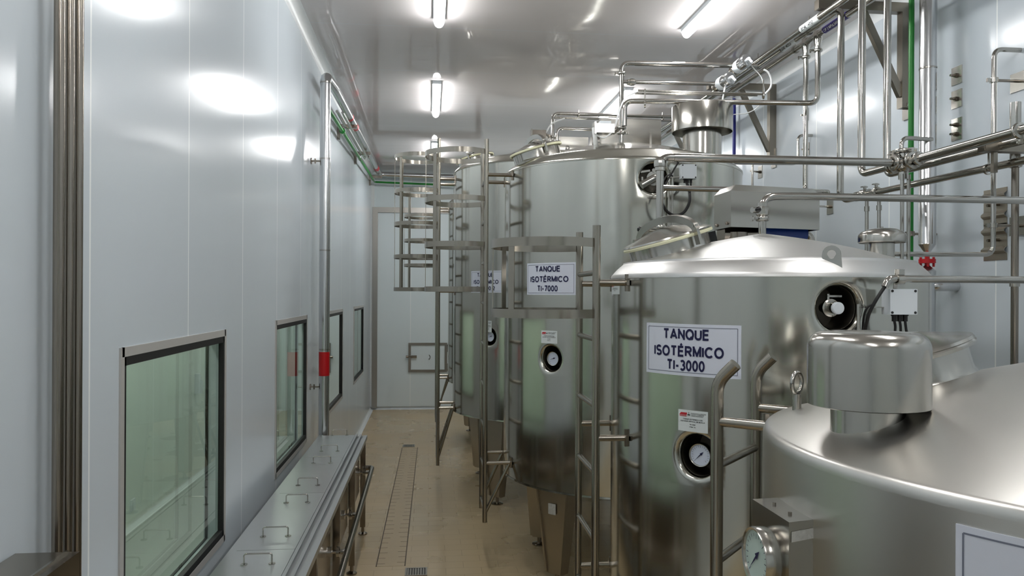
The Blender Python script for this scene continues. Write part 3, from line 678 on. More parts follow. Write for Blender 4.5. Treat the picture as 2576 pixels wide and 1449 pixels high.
# --- TI-7000
p_g = (-2.3725, 1.48); p_s = (-1.5733, 2.624)
T7 = tank('large steel tank with the TI-7000 sign, third from the viewer', 1.39, 5.55, .85, .62, 2.745, .785, 2.815, 3.005, [(p_g[0], p_g[1], .08), (p_s[0], p_s[1], .088)], [(.845, 5.03), (.84, 5.83), (1.94, 5.05), (1.94, 5.95)])
t7 = T7['o']
dial_gauge(t7, surf(T7, p_g[0], p_g[1], -.035), nrm(p_g[0]), .047, math.radians(198))
s0, s1 = (-2.6254, 1.999), (-2.1518, 1.995); zt_, zb_ = (-2.3619, 2.102), (-2.3604, 1.894)
sign(T7, s0[0], s1[0], zb_[1], zt_[1], [('TANQUE', .19, .52, .19, -.03), ('ISOTÉRMICO', .51, .78, .19, -.015), ('TI-7000', .80, .42, .19, -.03)], 'white sign reading TANQUE ISOTÉRMICO TI-7000, half behind the cage strap')
m0, m1 = (-2.4606, 1.618), (-2.3074, 1.623); mz = (-2.3814, 1.662), (-2.3808, 1.58)
maker_plate(t7, T7, m0[0], m1[0], mz[1][1], mz[0][1], PR)
manway(t7, (.775, 5.45, 2.812), (-.29, -.04, 1), .18, .115, (.2, -1, 0))
vent(t7, 1.945, 5.40, .136, 2.86, .215, 3.065, 3.25, 'ring')
c = (1.413, 4.86, 2.809); lug(t7, (c[0], 4.87, 2.775), -.3, .17, .06, .012)
n = nrm(p_s[0]); sd = Vector((-n.y, n.x, 0)); c = surf(T7, p_s[0], p_s[1], -.06)
s = part(t7, 'level_sensor', MB().cyl(c - n * .04, c + n * .03, .03).cyl(c + n * .03, c + n * .045, .045).tube([c + n * .045, c + n * .08, c + n * .085 - sd * .09 - zup * .05], .024, .03), m_steel)
part(s, 'wing_clamp', MB().bar(c + n * .03 - sd * .08 + zup * .04, c + n * .03 - sd * .02 + zup * .05, .012, .012).bar(c + n * .03 - sd * .07 + zup * .01, c + n * .03 - sd * .07 - zup * .04, .01, .01).cyl(c + n * .02 + zup * .05, c + n * .05 + zup * .05, .012), m_steel)
mb = MB().bb((1.33, 6.0, 3.075), (1.826, 6.22, 3.285)).bevel(.025, 3)
cv = part(t7, 'motor_cover', mb, m_steel, smooth=50)
part(t7, 'agitator_motor', MB().cyl((1.4, 6.1, 2.8), (1.4, 6.1, 3.08), .07).cyl((1.27, 6.05, 3.1), (1.33, 6.05, 3.1), .05), m_steel)

f_ = Vector((-.545, -.52, 0)).normalized(); s_ = Vector((-f_.y, f_.x, 0)); c = Vector((.845, 5.03, .50)) + f_ * .062
lgs = [o for o in t7.children if o.name.startswith('leg')]
part(lgs[0], 'leg_label', MB().poly([c - s_ * .03 - zup * .035, c + s_ * .03 - zup * .035, c + s_ * .03 + zup * .035, c - s_ * .03 + zup * .035]), m_scuff, 'small scuffed label on the front leg')
# --- TI-7000 2
p_g = (-2.3343, 1.519)
T72 = tank('large steel tank with the TI-7000 2 sign, second from the back', 1.18, 7.53, .95, .78, 3.05, .89, 3.12, 3.31, [(p_g[0], p_g[1], .075)], [(.62, 6.98), (.55, 8.2), (1.75, 7.0), (1.75, 8.1)])
t72 = T72['o']
dial_gauge(t72, surf(T72, p_g[0], p_g[1], -.03), nrm(p_g[0]), .046, math.radians(200))
s0, s1 = (-2.5741, 2.01), (-2.1767, 2.007); zt_, zb_ = (-2.3576, 2.103), (-2.3563, 1.909)
sign(T72, s0[0], s1[0], zb_[1], zt_[1], [('TANQUE', .19, .52, .19, -.01), ('ISOTÉRMICO', .51, .78, .19, 0), ('TI-7000 2', .80, .58, .19, 0)], 'white sign reading TANQUE ISOTÉRMICO TI-7000 2 behind a ladder stile')
m0, m1 = (-2.3692, 1.631), (-2.2974, 1.633)
maker_plate(t72, T72, m0[0], m1[0], 1.56, 1.66, PR)
manway(t72, (.475, 7.75, 3.145), (-.27, .02, 1), .185, .115, (-.4, -1, 0))
part(t72, 'motor_cover', MB().bb((1.1, 8.0, 3.41), (1.65, 8.2, 3.545)).bevel(.015, 2), m_steel)
part(t72, 'agitator_motor', MB().cyl((1.5, 8.1, 3.1), (1.5, 8.1, 3.42), .06), m_steel)
c = (1.231, 6.9, 3.218); lug(t72, (c[0], 6.9, 3.1), -1.3, .14, .05)

# --- farthest tank
T4 = tank('steel tank farthest back, mostly hidden behind the others', 1.19, 10.0, .95, .78, 3.05, .89, 3.12, 3.31, [], [(.6, 9.45), (.57, 10.75), (1.75, 9.45), (1.75, 10.6)])

# --- foreground tank
T5 = dict(c=(1.665, 1.608), R=.865)
t5 = thing('insulated_tank', 'low steel tank with a matt conical top, nearest in the foreground', 'tank', (1.665, 1.608, 0)); T5['o'] = t5
X5, Y5 = T5['c']
part(t5, 'shell', shell(X5, Y5, .865, .45, 1.54), m_t5)
pr = [(.865, 1.539)] + [(.865 - .022 * (1 - math.cos(t)), 1.54 + .026 * math.sin(t)) for t in [PI / 2 * k / 8 * .86 for k in range(1, 9)]]
r_, z_ = pr[-1]
for k in range(1, 11): t = k / 10; pr.append((r_ * (1 - t), z_ + .232 * (t + .04 * math.sin(PI * t))))
part(t5, 'dome', MB().lathe(pr, (X5, Y5, 0), seg=128), m_t5)
for x, y in ((1.1, 1.05), (1.1, 2.15), (2.2, 1.05), (2.2, 2.15)): tank_leg(t5, x, y, .46, (x - X5, y - Y5, 0))
vent(t5, .985, 1.655, .078, 1.60, .129, 1.652, 1.818, 'pot')
manway(t5, (1.27, 1.97, 1.66), (-.26, .1, 1), .19, .085, (1, .3, 0), True)
c = Vector((1.018, 2.06, 1.656)); th = math.atan2(2.06 - Y5, c.x - X5) - .3
e_n = nrm(th); e_s = Vector((-e_n.y, e_n.x, 0))
part(t5, 'lifting_eye', MB().tube([c + e_s * (.029 * math.cos(q)) + zup * (.029 * math.sin(q)) for q in [2 * PI * k / 28 for k in range(29)]], .006, 0, 10).cyl(c - zup * .10, c - zup * .03, .012), m_steel)
# boxed dial on the shell
bx = [(0.657, 1.52, 1.484), (0.646, 1.335, 1.492), (0.672, 1.29, 1.51)]
z5 = 1.43
mb = MB(); A = [Vector((.775, 1.60, 1.0)), Vector((.775, 1.40, 1.0)), Vector((.865, 1.335, 1.0)), Vector((.93, 1.52, 1.0))]
cornr = [(0.742, 1.717, 1.43), (0.742, 1.533, 1.43), (0.809, 1.55, 1.43), (0.806, 1.722, 1.43)]
A = [Vector((q[0], q[1], 1.12)) for q in cornr]; mb.loft(A, [q + zup * .31 for q in A])
bxp = part(t5, 'gauge_box', mb, m_steel, smooth=20)
bt = MB()
for u, v in ((.3, .45), (.72, .45)):
    q = A[0].lerp(A[1], u).lerp(A[3].lerp(A[2], u), v) + zup * .31; bt.cyl(q, q + zup * .005, .004, seg=6)
part(bxp, 'bolt', bt, m_dark)
fx = (A[2] - A[1]); fn_ = Vector((fx.y, -fx.x, 0)).normalized(); fn_ = fn_ if fn_.y < 0 else -fn_
q0 = A[1] + fx * .08 + fn_ * .001; q1 = A[1] + fx * .9 + fn_ * .001
part(bxp, 'scuffed_sticker', MB().poly([q0 + zup * .268, q1 + zup * .271, q1 + zup * .293, q0 + zup * .29]), m_scuff)
lx = (A[1] - A[0]); ln = Vector((lx.y, -lx.x, 0)).normalized(); ln = ln if ln.x < 0 else -ln
c = A[0].lerp(A[1], .52) + zup * .208 + ln * .03
dial_gauge(t5, c, ln, .066, math.radians(225), m_diald)
part(t5, 'gauge_stem', MB().cyl(c - ln * .05, c - ln * .015, .05), m_steel)
s0 = (-2.6827, 1.459); st = (-2.683, 1.515)
sign(T5, s0[0], s0[0] + .42 / .865, st[1] - .262, st[1], [('TANQUE', .34, .40, .15, 0), ('ISOTÉRMICO', .58, .66, .15, 0)], 'white sign cut off at the lower right of the picture, on the foreground tank')

# ================================================================ LADDERS
ladder('caged ladder beside the TI-3000 tank, two cage hoops', .676, 3.10, (0, 1), .36, .3, 2.18, .356, .272, [2.11, 1.82], .414, [1.947, 1.314, .67], T3)
ladder('caged ladder beside the tank signed TI-7000, four wide hoops', .387, 5.33, (0, 1), .36, .325, 2.965, .408, .2855, [2.88, 2.555, 2.24, 1.93], .42, [2.72, .732], T7, braces=True)
ladder('caged ladder beside the tank signed TI-7000 2, standing over the aisle', .086, 7.38, (0, 1), .36, .27, 3.37, .36, .2855, [3.21, 2.876, 2.563, 2.25, 1.938], .426, [2.985, 1.92, .815], T72, braces=True)
ladder('farthest caged ladder, seen through the cage in front of it', .095, 9.94, (0, 1), .36, .26, 3.37, .36, .2855, [3.2, 2.895, 2.58, 2.26, 1.95], .424, [2.985, .82], T4, braces=True)
dd = Vector((1.07 - .8395, 2.45 - 2.193)).normalized()
ladder('thick uncaged ladder with bent top ends beside the foreground tank', .8395, 2.193, (dd.x, dd.y), .345, .3, 1.645, .56, .28, [], .4, [1.53], T5, bend=.055, tr=.0185)

# ================================================================ PIPE BUILDERS
def pipe(name, label, cat, paths, m=None, clamps=(), group=None, seg=16):
    m = m or m_pipe; p0 = Vector(paths[0][0][0])
    if len(paths) == 1 and not clamps:
        mb = MB()
        for pts, r, fil in paths: mb.tube(pts, r, fil, seg)
        return solo(name, mb, m, label, cat, p0, group)
    t = thing(name, label, cat, p0, group)
    for pts, r, fil in paths: part(t, 'pipe_run', MB().tube(pts, r, fil, seg), m)
    for c in clamps: clamp(t, *c)
    return t
def clamp(t, c, d, r, wing=(1, 0, 0)):
    c = Vector(c); d = Vector(d).normalized(); wv = Vector(wing); wv = (wv - d * wv.dot(d)).normalized(); s = d.cross(wv)
    mb = MB().lathe([(r, -.012), (r * 1.5, -.009), (r * 1.62, -.004), (r * 1.62, .004), (r * 1.5, .009), (r, .012)], c, d, 28)
    mb.bar(c + wv * r * 1.5 - s * .005, c + wv * (r * 1.5 + .022) - s * .005, .014, .012, upv=d)
    e = c + wv * (r * 1.5 + .016); mb.bar(e - s * .02, e + s * .012, .008, .008, upv=d); mb.bar(e - s * .02 - d * .012, e - s * .02 + d * .012, .006, .012, upv=s)
    return part(t, 'clamp', mb, m_steel)
def union(t, c, d, r):
    d = Vector(d).normalized(); c = Vector(c)
    return part(t, 'union_nut', MB().lathe([(r, -.03), (r * 1.35, -.028), (r * 1.35, -.012), (r * 1.6, -.010), (r * 1.7, .006), (r * 1.6, .022), (r * 1.2, .03), (r, .034)], c, d, 12), m_steel, smooth=25)
def hanger(t, c, d, r, hang, ln):
    """U shaped pipe hanger: ring round the pipe and rod along hang"""
    c = Vector(c); d = Vector(d).normalized(); h = Vector(hang).normalized()
    return part(t, 'hanger', MB().lathe([(r, -.006), (r * 1.4, -.006), (r * 1.4, .006), (r, .006)], c, d, 24, True).cyl(c + h * r, c + h * ln, .005, seg=8), m_steel)
def plate(label, c, w_=.09, h_=.115, wall='R', bolts=(0,), rod=None):
    c = Vector(c); n = Vector((-1, 0, 0)) if wall == 'R' else Vector((1, 0, 0))
    t = thing('stud_plate', label, 'bracket plate', c - Vector((0, 0, h_ / 2)), 'small steel plates on the right wall')
    part(t, 'plate', MB().box(c + n * .003, (.006, w_, h_)).bevel(.002, 1), m_steel)
    for b in bolts: part(t, 'stud', MB().cyl(c + n * .006 + zup * b, c + n * .018 + zup * b, .014, seg=6).cyl(c + n * .018 + zup * b, c + n * .045 + zup * b, .007, seg=10), m_dark)
    return t

# ================================================================ TROUGH WITH COVERS
BY0, BY1, BZ = 2.2, 6.25, .77
t = thing('trough', 'long stainless trough table along the left wall under the windows', 'trough', (-0.725, 4.4, 0))
part(t, 'basin', MB().bb((-0.838, BY0, .42), (-0.546, BY1 - .06, .740)), m_bench)
part(t, 'rim', MB().bb((-0.862, BY0, .735), (-0.829, BY1, .775)).bb((-0.829, BY1 - .03, .735), (-0.499, BY1, .766)).bb((-0.575, BY0, .735), (-0.560, BY1, .782)).bb((-0.542, BY0, .735), (-0.527, BY1, .778)).bb((-0.513, BY0, .740), (-0.485, BY1, .770)).bb((-0.560, BY0, .735), (-0.513, BY1, .750)), m_bench)
for y in (6.2, 5.33, 4.45, 3.54, 2.63):
    for x in (-0.513, -.82):
        lg = part(t, 'leg', MB().bb((x - .02, y - .02, .06), (x + .02, y + .02, .740)), m_dark)
        part(lg, 'foot', MB().cyl((x, y, .01), (x, y, .07), .012).lathe([(0, 0), (.035, 0), (.035, .008), (.014, .02), (0, .02)], (x, y, 0), seg=24), m_dark)
for y in (5.77, 4.9, 4.0, 3.1): part(t, 'front_panel', MB().bb((-0.546, y - .33, .36), (-0.533, y + .33, .740)), m_dark)
rp = [(-0.435, 5.927, 0.596), (-0.435, 6.094, 0.541), (-0.435, 5.05, 0.571), (-0.435, 4.399, 0.577), (-0.435, 3.799, 0.574), (-.435, 2.4, .43)]
q0 = Vector(rp[1]); rail = part(t, 'rail_pipe', MB().tube([(-0.509, q0.y + .02, q0.z), (q0.x, q0.y + .02, q0.z), (q0.x, 2.4, .45)], .019, .04), m_dark)
zr = lambda y: q0.z + (.45 - q0.z) * (q0.y - y) / (q0.y - 2.4)
for p in rp[1:5]:
    y = p[1] - .12; z = zr(y)
    part(rail, 'valve_union', MB().cyl((-0.537, y, z), (-.44, y, z), .009, seg=12).lathe([(.009, -.012), (.03, -.008), (.03, .008), (.009, .012)], (-.485, y, z), (1, 0, 0), 20).cyl((-0.537, y, z), (-0.518, y, z), .028).bar((-.485, y, z + .03), (-.485, y, z + .05), .01, .01).cyl((-.47, y, z), (-.44, y, z), .014), m_pipe)
seams = [BY0, (-0.522, 3.474, 0.775)[1], (-0.527, 4.441, 0.775)[1], (-0.523, 5.398, 0.775)[1], BY1 - .03]
hy = [[(-0.684, 3.293, 0.775)[1], seams[0] + .25], [(-0.685, 3.661, 0.775)[1], (-0.685, 4.239, 0.775)[1]], [(-0.684, 4.614, 0.775)[1], (-0.688, 5.212, 0.775)[1]], [(-0.687, 5.593, 0.775)[1], (-0.689, 6.214, 0.775)[1]]]
cl = ['trough cover nearest the viewer, cut off by the picture bottom', 'trough cover second from the viewer, right of the first window', 'trough cover third from the viewer, below the second window', 'farthest trough cover, ending by the jacketed upright pipe']
for k in range(4):
    a, b = seams[k], seams[k + 1]
    cv = thing('trough_cover', cl[k], 'cover', (-0.702, (a + b) / 2, .760), 'lift-off covers on the trough')
    mb = MB().loft([(-0.827, a + .0015, .762), (-0.579, a + .0015, .762), (-0.579, a + .0015, .778), (-0.827, a + .0015, .778)], [(-0.827, b - .0015, .762), (-0.579, b - .0015, .762), (-0.579, b - .0015, .778), (-0.827, b - .0015, .778)])
    part(cv, 'cover_panel', mb, m_bench)
    for y in hy[k]:
        part(cv, 'handle', MB().tube([(-0.754, y, .778), (-0.754, y, .822), (-0.642, y, .822), (-0.642, y, .778)], .0034, .012, 10).cyl((-0.754, y, .778), (-0.754, y, .781), .014, seg=16).cyl((-0.642, y, .778), (-0.642, y, .781), .014, seg=16), m_pipe)

# ================================================================ LEFT WALL PIPES
for k, (x, lb) in enumerate(((147, 'brown steel tube on the left wall, leftmost of three standing together'), (171, 'brown steel tube on the left wall, middle of three standing together'), (194.5, 'brown steel tube on the left wall, rightmost of three standing together'))):
    p = [(-0.905, 2.009, 1.933), (-0.905, 2.06, 1.934), (-0.905, 2.112, 1.935)][k]
    solo('steel_tube', MB().cyl((-.905, p[1], 0), (-.905, p[1], CEIL), .0128, seg=20), m_dark, lb, 'pipe', (-.905, p[1], 0), 'three brown tubes on the left wall')
cb = thing('control_box', 'dark steel control box with red button at the lower left corner', 'box', (-.87, 1.6, .6))
mb = MB().loft([(-.94, 1.25, .62), (-.80, 1.25, .62), (-.80, 1.25, 1.30), (-.94, 1.25, 1.30)], [(-.94, 1.885, .62), (-.80, 1.885, .62), (-.80, 1.885, 1.30), (-.94, 1.885, 1.30)]).bevel(.006, 2)
part(cb, 'case', mb, m_dark)
part(cb, 'lid_flange', MB().bb((-.828, 1.25, 1.299), (-.822, 1.88, 1.305)), m_steel)
part(cb, 'front_plate', MB().bb((-.801, 1.3, .9), (-.795, 1.72, 1.25)), m_steel)
bt = part(cb, 'button', MB().cyl((-.80, 1.80, 1.255), (-.775, 1.80, 1.255), .018), m_blackp)
part(bt, 'button_cap', MB().lathe([(0, .012), (.012, .010), (.016, 0), (.016, -.01), (0, -.01)], (-.762, 1.80, 1.255), (1, 0, 0), 24), m_red)

jp = thing('jacketed_pipe', 'thick aluminium jacketed pipe with red band beside the second window', 'pipe', (-.837, 6.35, 0))
zv = 3.62; rj = .0415; f0 = Vector((-.81, 6.35, 3.645)); f1 = Vector((-.80, 12.55, 3.80))
part(jp, 'vertical_run', MB().tube([(-.837, 6.35, 0), (-.837, 6.35, 3.64), (-.81, 6.75, 3.645), (-.80, 12.55, 3.80), (2.95, 12.55, 3.74)], rj, .07, 28), m_alu)
for z in ((-0.84, 6.35, 3.588)[2], (-0.837, 6.35, 2.975)[2], (-0.833, 6.35, 2.241)[2], (-0.839, 6.35, 1.446)[2]): part(jp, 'jacket_seam', MB().lathe([(rj, -.006), (rj + .0022, -.005), (rj + .0022, .005), (rj, .006)], (-.837, 6.35, z), seg=32, closed=True), m_steel)
part(jp, 'red_band', MB().lathe([(rj, -.096), (rj + .0012, -.095), (rj + .0012, .095), (rj, .096)], (-.837, 6.35, (-0.838, 6.35, 1.331)[2]), seg=32, closed=True), m_red)
g0, g1 = Vector((-.81, 6.75, 3.645)), Vector((-.80, 12.55, 3.80)); gd = (g1 - g0).normalized()
for y, l in ((7.95, .05), (8.45, .16), (11.75, .25)):
    c = g0.lerp(g1, (y - 6.75) / 5.8); part(jp, 'red_band', MB().lathe([(rj, -l / 2), (rj + .0012, -l / 2 + .001), (rj + .0012, l / 2 - .001), (rj, l / 2)], c, gd, 32, True), m_redt)
for z in ((-0.924, 6.35, 2.957)[2], (-0.916, 6.35, 1.146)[2]):
    c = Vector((-.837, 6.35, z)); part(jp, 'wall_standoff', MB().cyl((-.945, 6.35, z), (-.875, 6.35, z), .007, seg=10).cyl((-.948, 6.35, z), (-.94, 6.35, z), .025).bar((-.915, 6.35, z - .02), (-.915, 6.35, z + .02), .012, .012), m_dark)
for k, (dx, dz_, lb) in enumerate(((-.052, -.075, 'thin steel tube under the jacketed pipe, close to the left wall'), (.0, -.085, 'thin steel tube directly under the jacketed pipe near the ceiling'))):
    a = g0.lerp(g1, .1) + Vector((dx, 0, dz_)); b = g0.lerp(g1, .62) + Vector((dx, 0, dz_))
    solo('slim_pipe', MB().tube([a, b, b + Vector((0, .04, .06))], .014, .03), m_pipe, lb, 'pipe', a, 'thin tubes under the jacketed pipe')
gp = thing('green_pipe', 'green pipe running under the ceiling along the left and back walls', 'pipe', (-.86, 6.6, 3.52))
pts = [(-.86, 6.6, 3.46), (-.885, 12.62, 3.685), (2.9, 12.62, 3.60)]
part(gp, 'pipe_run', MB().tube(pts, .0165, .06), m_green)
ga, gb = Vector(pts[0]), Vector(pts[1]); c = ga.lerp(gb, .20); part(gp, 'collar', MB().cyl(c, c + (gb - ga).normalized() * .05, .028), m_green)
for y in (7.9, 9.9, 12.3):
    c = ga.lerp(gb, (y - 6.6) / 6.02); part(gp, 'pipe_clip', MB().lathe([(.0165, -.012), (.023, -.012), (.023, .012), (.0165, .012)], c, gb - ga, 20, True).cyl(c + Vector((0, 0, .02)), c + Vector((0, 0, .07)), .006, seg=8), m_steel)
for y, lb in ((8.1, 'steel wall bracket under the jacketed pipe, nearest the upright part'), (9.9, 'steel wall bracket under the jacketed pipe, middle of three'), (12.3, 'steel wall bracket under the jacketed pipe in the back corner')):
    z = g0.lerp(g1, (y - 6.75) / 5.8).z - rj - .03
    t = thing('pipe_bracket', lb, 'bracket', (XL, y, z - .1), 'brackets for the jacketed pipe')
    part(t, 'wall_post', MB().bb((XL, y - .02, z - .14), (XL + .03, y + .02, z + .02)), m_dark)
    part(t, 'arm', MB().bb((XL + .03, y - .02, z - .02), (-.745, y + .02, z + .02)), m_dark)

# ================================================================ OVERHEAD PIPES ON THE RIGHT
ZP = 3.70; X1, X2, X3 = 2.50, 2.562, 2.66
def label_on(t, x, z, r, y0, y1, m, txt, mi, arrow=True):
    lb = part(t, 'pipe_label', MB().lathe([(r, 0), (r + .0015, .001), (r + .0015, y1 - y0 - .001), (r, y1 - y0)], (x, y0, z), (0, 1, 0), 28, True), m)
    rr = r + .0028; an0 = PI + .6           # faces the aisle
    def fn(u, v): a = an0 - v / rr; return Vector((x + rr * math.cos(a), (y0 + y1) / 2 + .02 - u, z + rr * math.sin(a)))
    mb = MB(); place_text(mb, txt, r * .95, (y1 - y0) * .72, fn)
    u0 = -(y1 - y0) * .46; 
    part(lb, 'lettering', mb, mi, fix=False, smooth=0)
    # arrow head pointing to the far end
    e = MB().poly([fn(-(y1 - y0) * .46 + .02 * 0 , 0), fn(-(y1 - y0) * .40, r * .45), fn(-(y1 - y0) * .40, -r * .45)])
    part(lb, 'arrow', e, mi, fix=False, smooth=0)
t1 = thing('process_pipe', 'overhead pipe with the white LECHE - HTST label along the right wall', 'pipe', (X1, 7.5, ZP), 'overhead pipes along the right wall')
part(t1, 'pipe_run', MB().cyl((X1, 2.2, ZP), (X1, 12.4, ZP), .0225), m_pipe)
label_on(t1, X1, ZP, .0225, (2.5, 4.767, 3.73)[1], (2.5, 5.008, 3.725)[1], m_sticker, 'LECHE - HTST', m_kink)
t2 = thing('process_pipe', 'overhead pipe with the LECHE - MEZCLA label, bending down at its near end', 'pipe', (X2, 7.5, ZP), 'overhead pipes along the right wall')
part(t2, 'pipe_run', MB().tube([(X2, 12.4, ZP), (X2, 4.62, ZP), (X2, 4.62, 2.53), (2.60, 4.62, 2.50), (2.60, 4.45, 2.50)], .021, .06), m_pipe)
label_on(t2, X2, ZP, .021, (2.562, 5.214, 3.717)[1], (2.562, 5.423, 3.714)[1], m_sticker, 'LECHE - MEZCLA', m_kink)
t3_ = thing('process_pipe', 'overhead pipe with the dark purple CIP label and two drops', 'pipe', (X3, 7.5, ZP), 'overhead pipes along the right wall')
part(t3_, 'pipe_run', MB().cyl((X3, 2.2, ZP), (X3, 12.4, ZP), .022), m_pipe)
label_on(t3_, X3, ZP, .022, (2.66, 4.71, 3.724)[1], (2.66, 5.006, 3.726)[1], m_purple, 'CIP 2 IMPULSANTE', m_inkw)
for y, zc in ((5.10, (2.66, 5.113, 3.595)[2]), (5.27, (2.66, 5.314, 3.6)[2])):
    part(t3_, 'reducer_tee', MB().lathe([(.024, ZP), (.024, zc + .13), (.03, zc + .12), (.03, zc + .07), (.021, zc + .03), (.021, zc)], (X3, y, 0), seg=24), m_pipe)
    clamp(t3_, (X3, y, zc - .005), (0, 0, 1), .019, (-1, 0, 0))
for p, r, tt in (((2.562, 5.858, 3.729), .021, t2), ((2.562, 5.036, 3.775), .021, t2), ((2.562, 6.346, 3.728), .021, t2), ((2.66, 5.431, 3.726), .022, t3_)): hanger(tt, (p[0], p[1], ZP), (0, 1, 0), r, (0, 0, 1), .1)
for y, lb in ((4.755, 'large triangular steel bracket on the right wall at the top right'), (6.72, 'triangular steel bracket on the right wall behind the vent hood'), (8.6, 'triangular steel bracket on the right wall, half hidden behind the far vent hood')):
    t = thing('pipe_bracket', lb, 'bracket', (XR, y, 3.2), 'triangular brackets on the right wall')
    part(t, 'wall_post', MB().bb((XR - .06, y - .03, 3.12), (XR, y + .03, 3.80)), m_brk)
    part(t, 'arm', MB().bb((2.47, y - .03, 3.74), (XR - .06, y + .03, 3.80)), m_brk)
    part(t, 'brace', MB().bar((2.78, y, 3.745), (XR - .05, y, 3.20), .035, .045), m_brk)
    part(t, 'foot_plate', MB().bb((XR - .012, y - .045, 3.05), (XR, y + .045, 3.22)).cyl((XR - .03, y - .03, 3.14), (XR - .01, y - .03, 3.14), .012, seg=6), m_steel)

# pipes down to the TI-7000
a7 = (1.39, 5.55)
pu = thing('process_pipe', 'upright steel pipe on the TI-7000 dome with a bend at the top', 'pipe', (a7[0], a7[1], 2.98), 'pipes over the TI-7000 tank')
zt7 = (1.797, 5.55, 3.592)[2]
part(pu, 'pipe_run', MB().tube([(a7[0], a7[1], 2.95), (a7[0], a7[1], zt7), (2.42, 5.55, zt7 + .012)], .0175, .06), m_pipe)
part(pu, 'large_bore', MB().cyl((a7[0] + .1, 5.55, zt7 + .001), (2.40, 5.55, zt7 + .012), .0195), m_pipe)
zm = (1.737, 5.55, 3.453)[2]
part(pu, 'branch', MB().cyl((a7[0], 5.55, zm), (2.25, 5.55, zm + .01), .0135), m_pipe)
union(pu, (a7[0] + .07, 5.55, zm), (1, 0, 0), .016); clamp(pu, (a7[0], 5.55, (1.385, 5.55, 3.516)[2]), (0, 0, 1), .0185, (-1, 0, 0))
clamp(pu, (a7[0], 5.55, (1.387, 5.55, 3.115)[2]), (0, 0, 1), .0215, (-1, -.2, 0)); clamp(pu, (a7[0], 5.55, (1.387, 5.55, 3.078)[2]), (0, 0, 1), .02, (1, 0, 0))
zl = (1.782, 5.5, 3.301)[2]; A_ = (2.66, 5.126, 3.226)
pl = thing('process_pipe', 'steel pipe from the CIP drop across to the TI-7000 upright', 'pipe', (2.0, 5.3, zl), 'pipes over the TI-7000 tank')
part(pl, 'pipe_run', MB().tube([(X3, 5.10, (2.66, 5.113, 3.595)[2]), (X3, 5.10, A_[2]), (1.40, 5.50, zl), (1.40, 5.50, zl - .18)], .0185, .06), m_pipe)
for x in (1626, 1889):
    p = (1.539, 5.42, 3.272) if x == 1626 else (2.318, 5.42, 3.296); hanger(pl, (p[0], 5.5 - (p[0] - 1.4) * .317, p[2]), (1, -.3, 0), .0185, (0, 0, 1), .11)
for k, (y_, lb) in enumerate(((228, 'thin steel conduit above the TI-7000, upper one of a pair'), (234, 'thin steel conduit above the TI-7000, lower one of a pair'))):
    p = (1.494, 5.48, 3.374) if k == 0 else (1.484, 5.52, 3.364); q = (2.399, 5.36, 3.346) if k == 0 else (2.366, 5.42, 3.352)
    pipe('conduit', lb, 'pipe', [([p, q], .008, 0)], group='air conduits over the TI-7000')
p, q = (1.494, 5.48, 3.371), (1.312, 5.45, 3.104)
solo('air_hose', MB().spline([p, (1.401, 5.46, 3.317), (1.347, 5.43, 3.223), (1.305, 5.42, 3.086), (1.239, 5.42, 3.016), (1.18, 5.44, 3.041), (1.172, 5.46, 3.09)], .006), m_hose, 'white air hose looping from the conduit to the dome valve actuator', 'hose', q, 'white air hoses')
solo('air_hose', MB().spline([(2.396, 5.36, 3.346), (2.429, 5.34, 3.391), (2.43, 5.33, 3.445), (2.401, 5.32, 3.493), (2.369, 5.32, 3.511)], .007), m_hose, 'white air hose curling in a half circle at the right end of the conduits', 'hose', (2.396, 5.36, 3.346), 'white air hoses')
solo('air_hose', MB().spline([(2.289, 5.42, 3.604), (2.329, 5.4, 3.542), (2.378, 5.38, 3.472), (2.39, 5.36, 3.381), (2.378, 5.36, 3.309), (2.358, 5.4, 3.26), (2.3, 5.44, 3.227), (2.211, 5.48, 3.222)], .0035), m_hose, 'thin white hose hanging from the upper valve actuator', 'hose', (2.289, 5.42, 3.604), 'white air hoses')
solo('air_hose', MB().spline([(2.135, 5.42, 3.443), (2.109, 5.4, 3.373), (2.1, 5.42, 3.286)], .006), m_hose, 'short white hose dropping from the lower valve actuator', 'hose', (2.135, 5.42, 3.443), 'white air hoses')
solo('air_hose', MB().spline([(1.029, 7.4, 3.345), (1.106, 7.4, 3.45), (1.178, 7.42, 3.553), (1.3, 7.45, 3.609)], .007), m_hose, 'white air hose over the TI-7000 hatch to the far actuator', 'hose', (1.029, 7.4, 3.345), 'white air hoses')
solo('air_hose', MB().spline([(1.167, 5.46, 3.09), (1.173, 5.45, 3.023), (1.19, 5.5, 2.956)], .016), m_hose, 'short thick white hose beside the dome valve actuator', 'hose', (1.167, 5.46, 3.09), 'white air hoses')
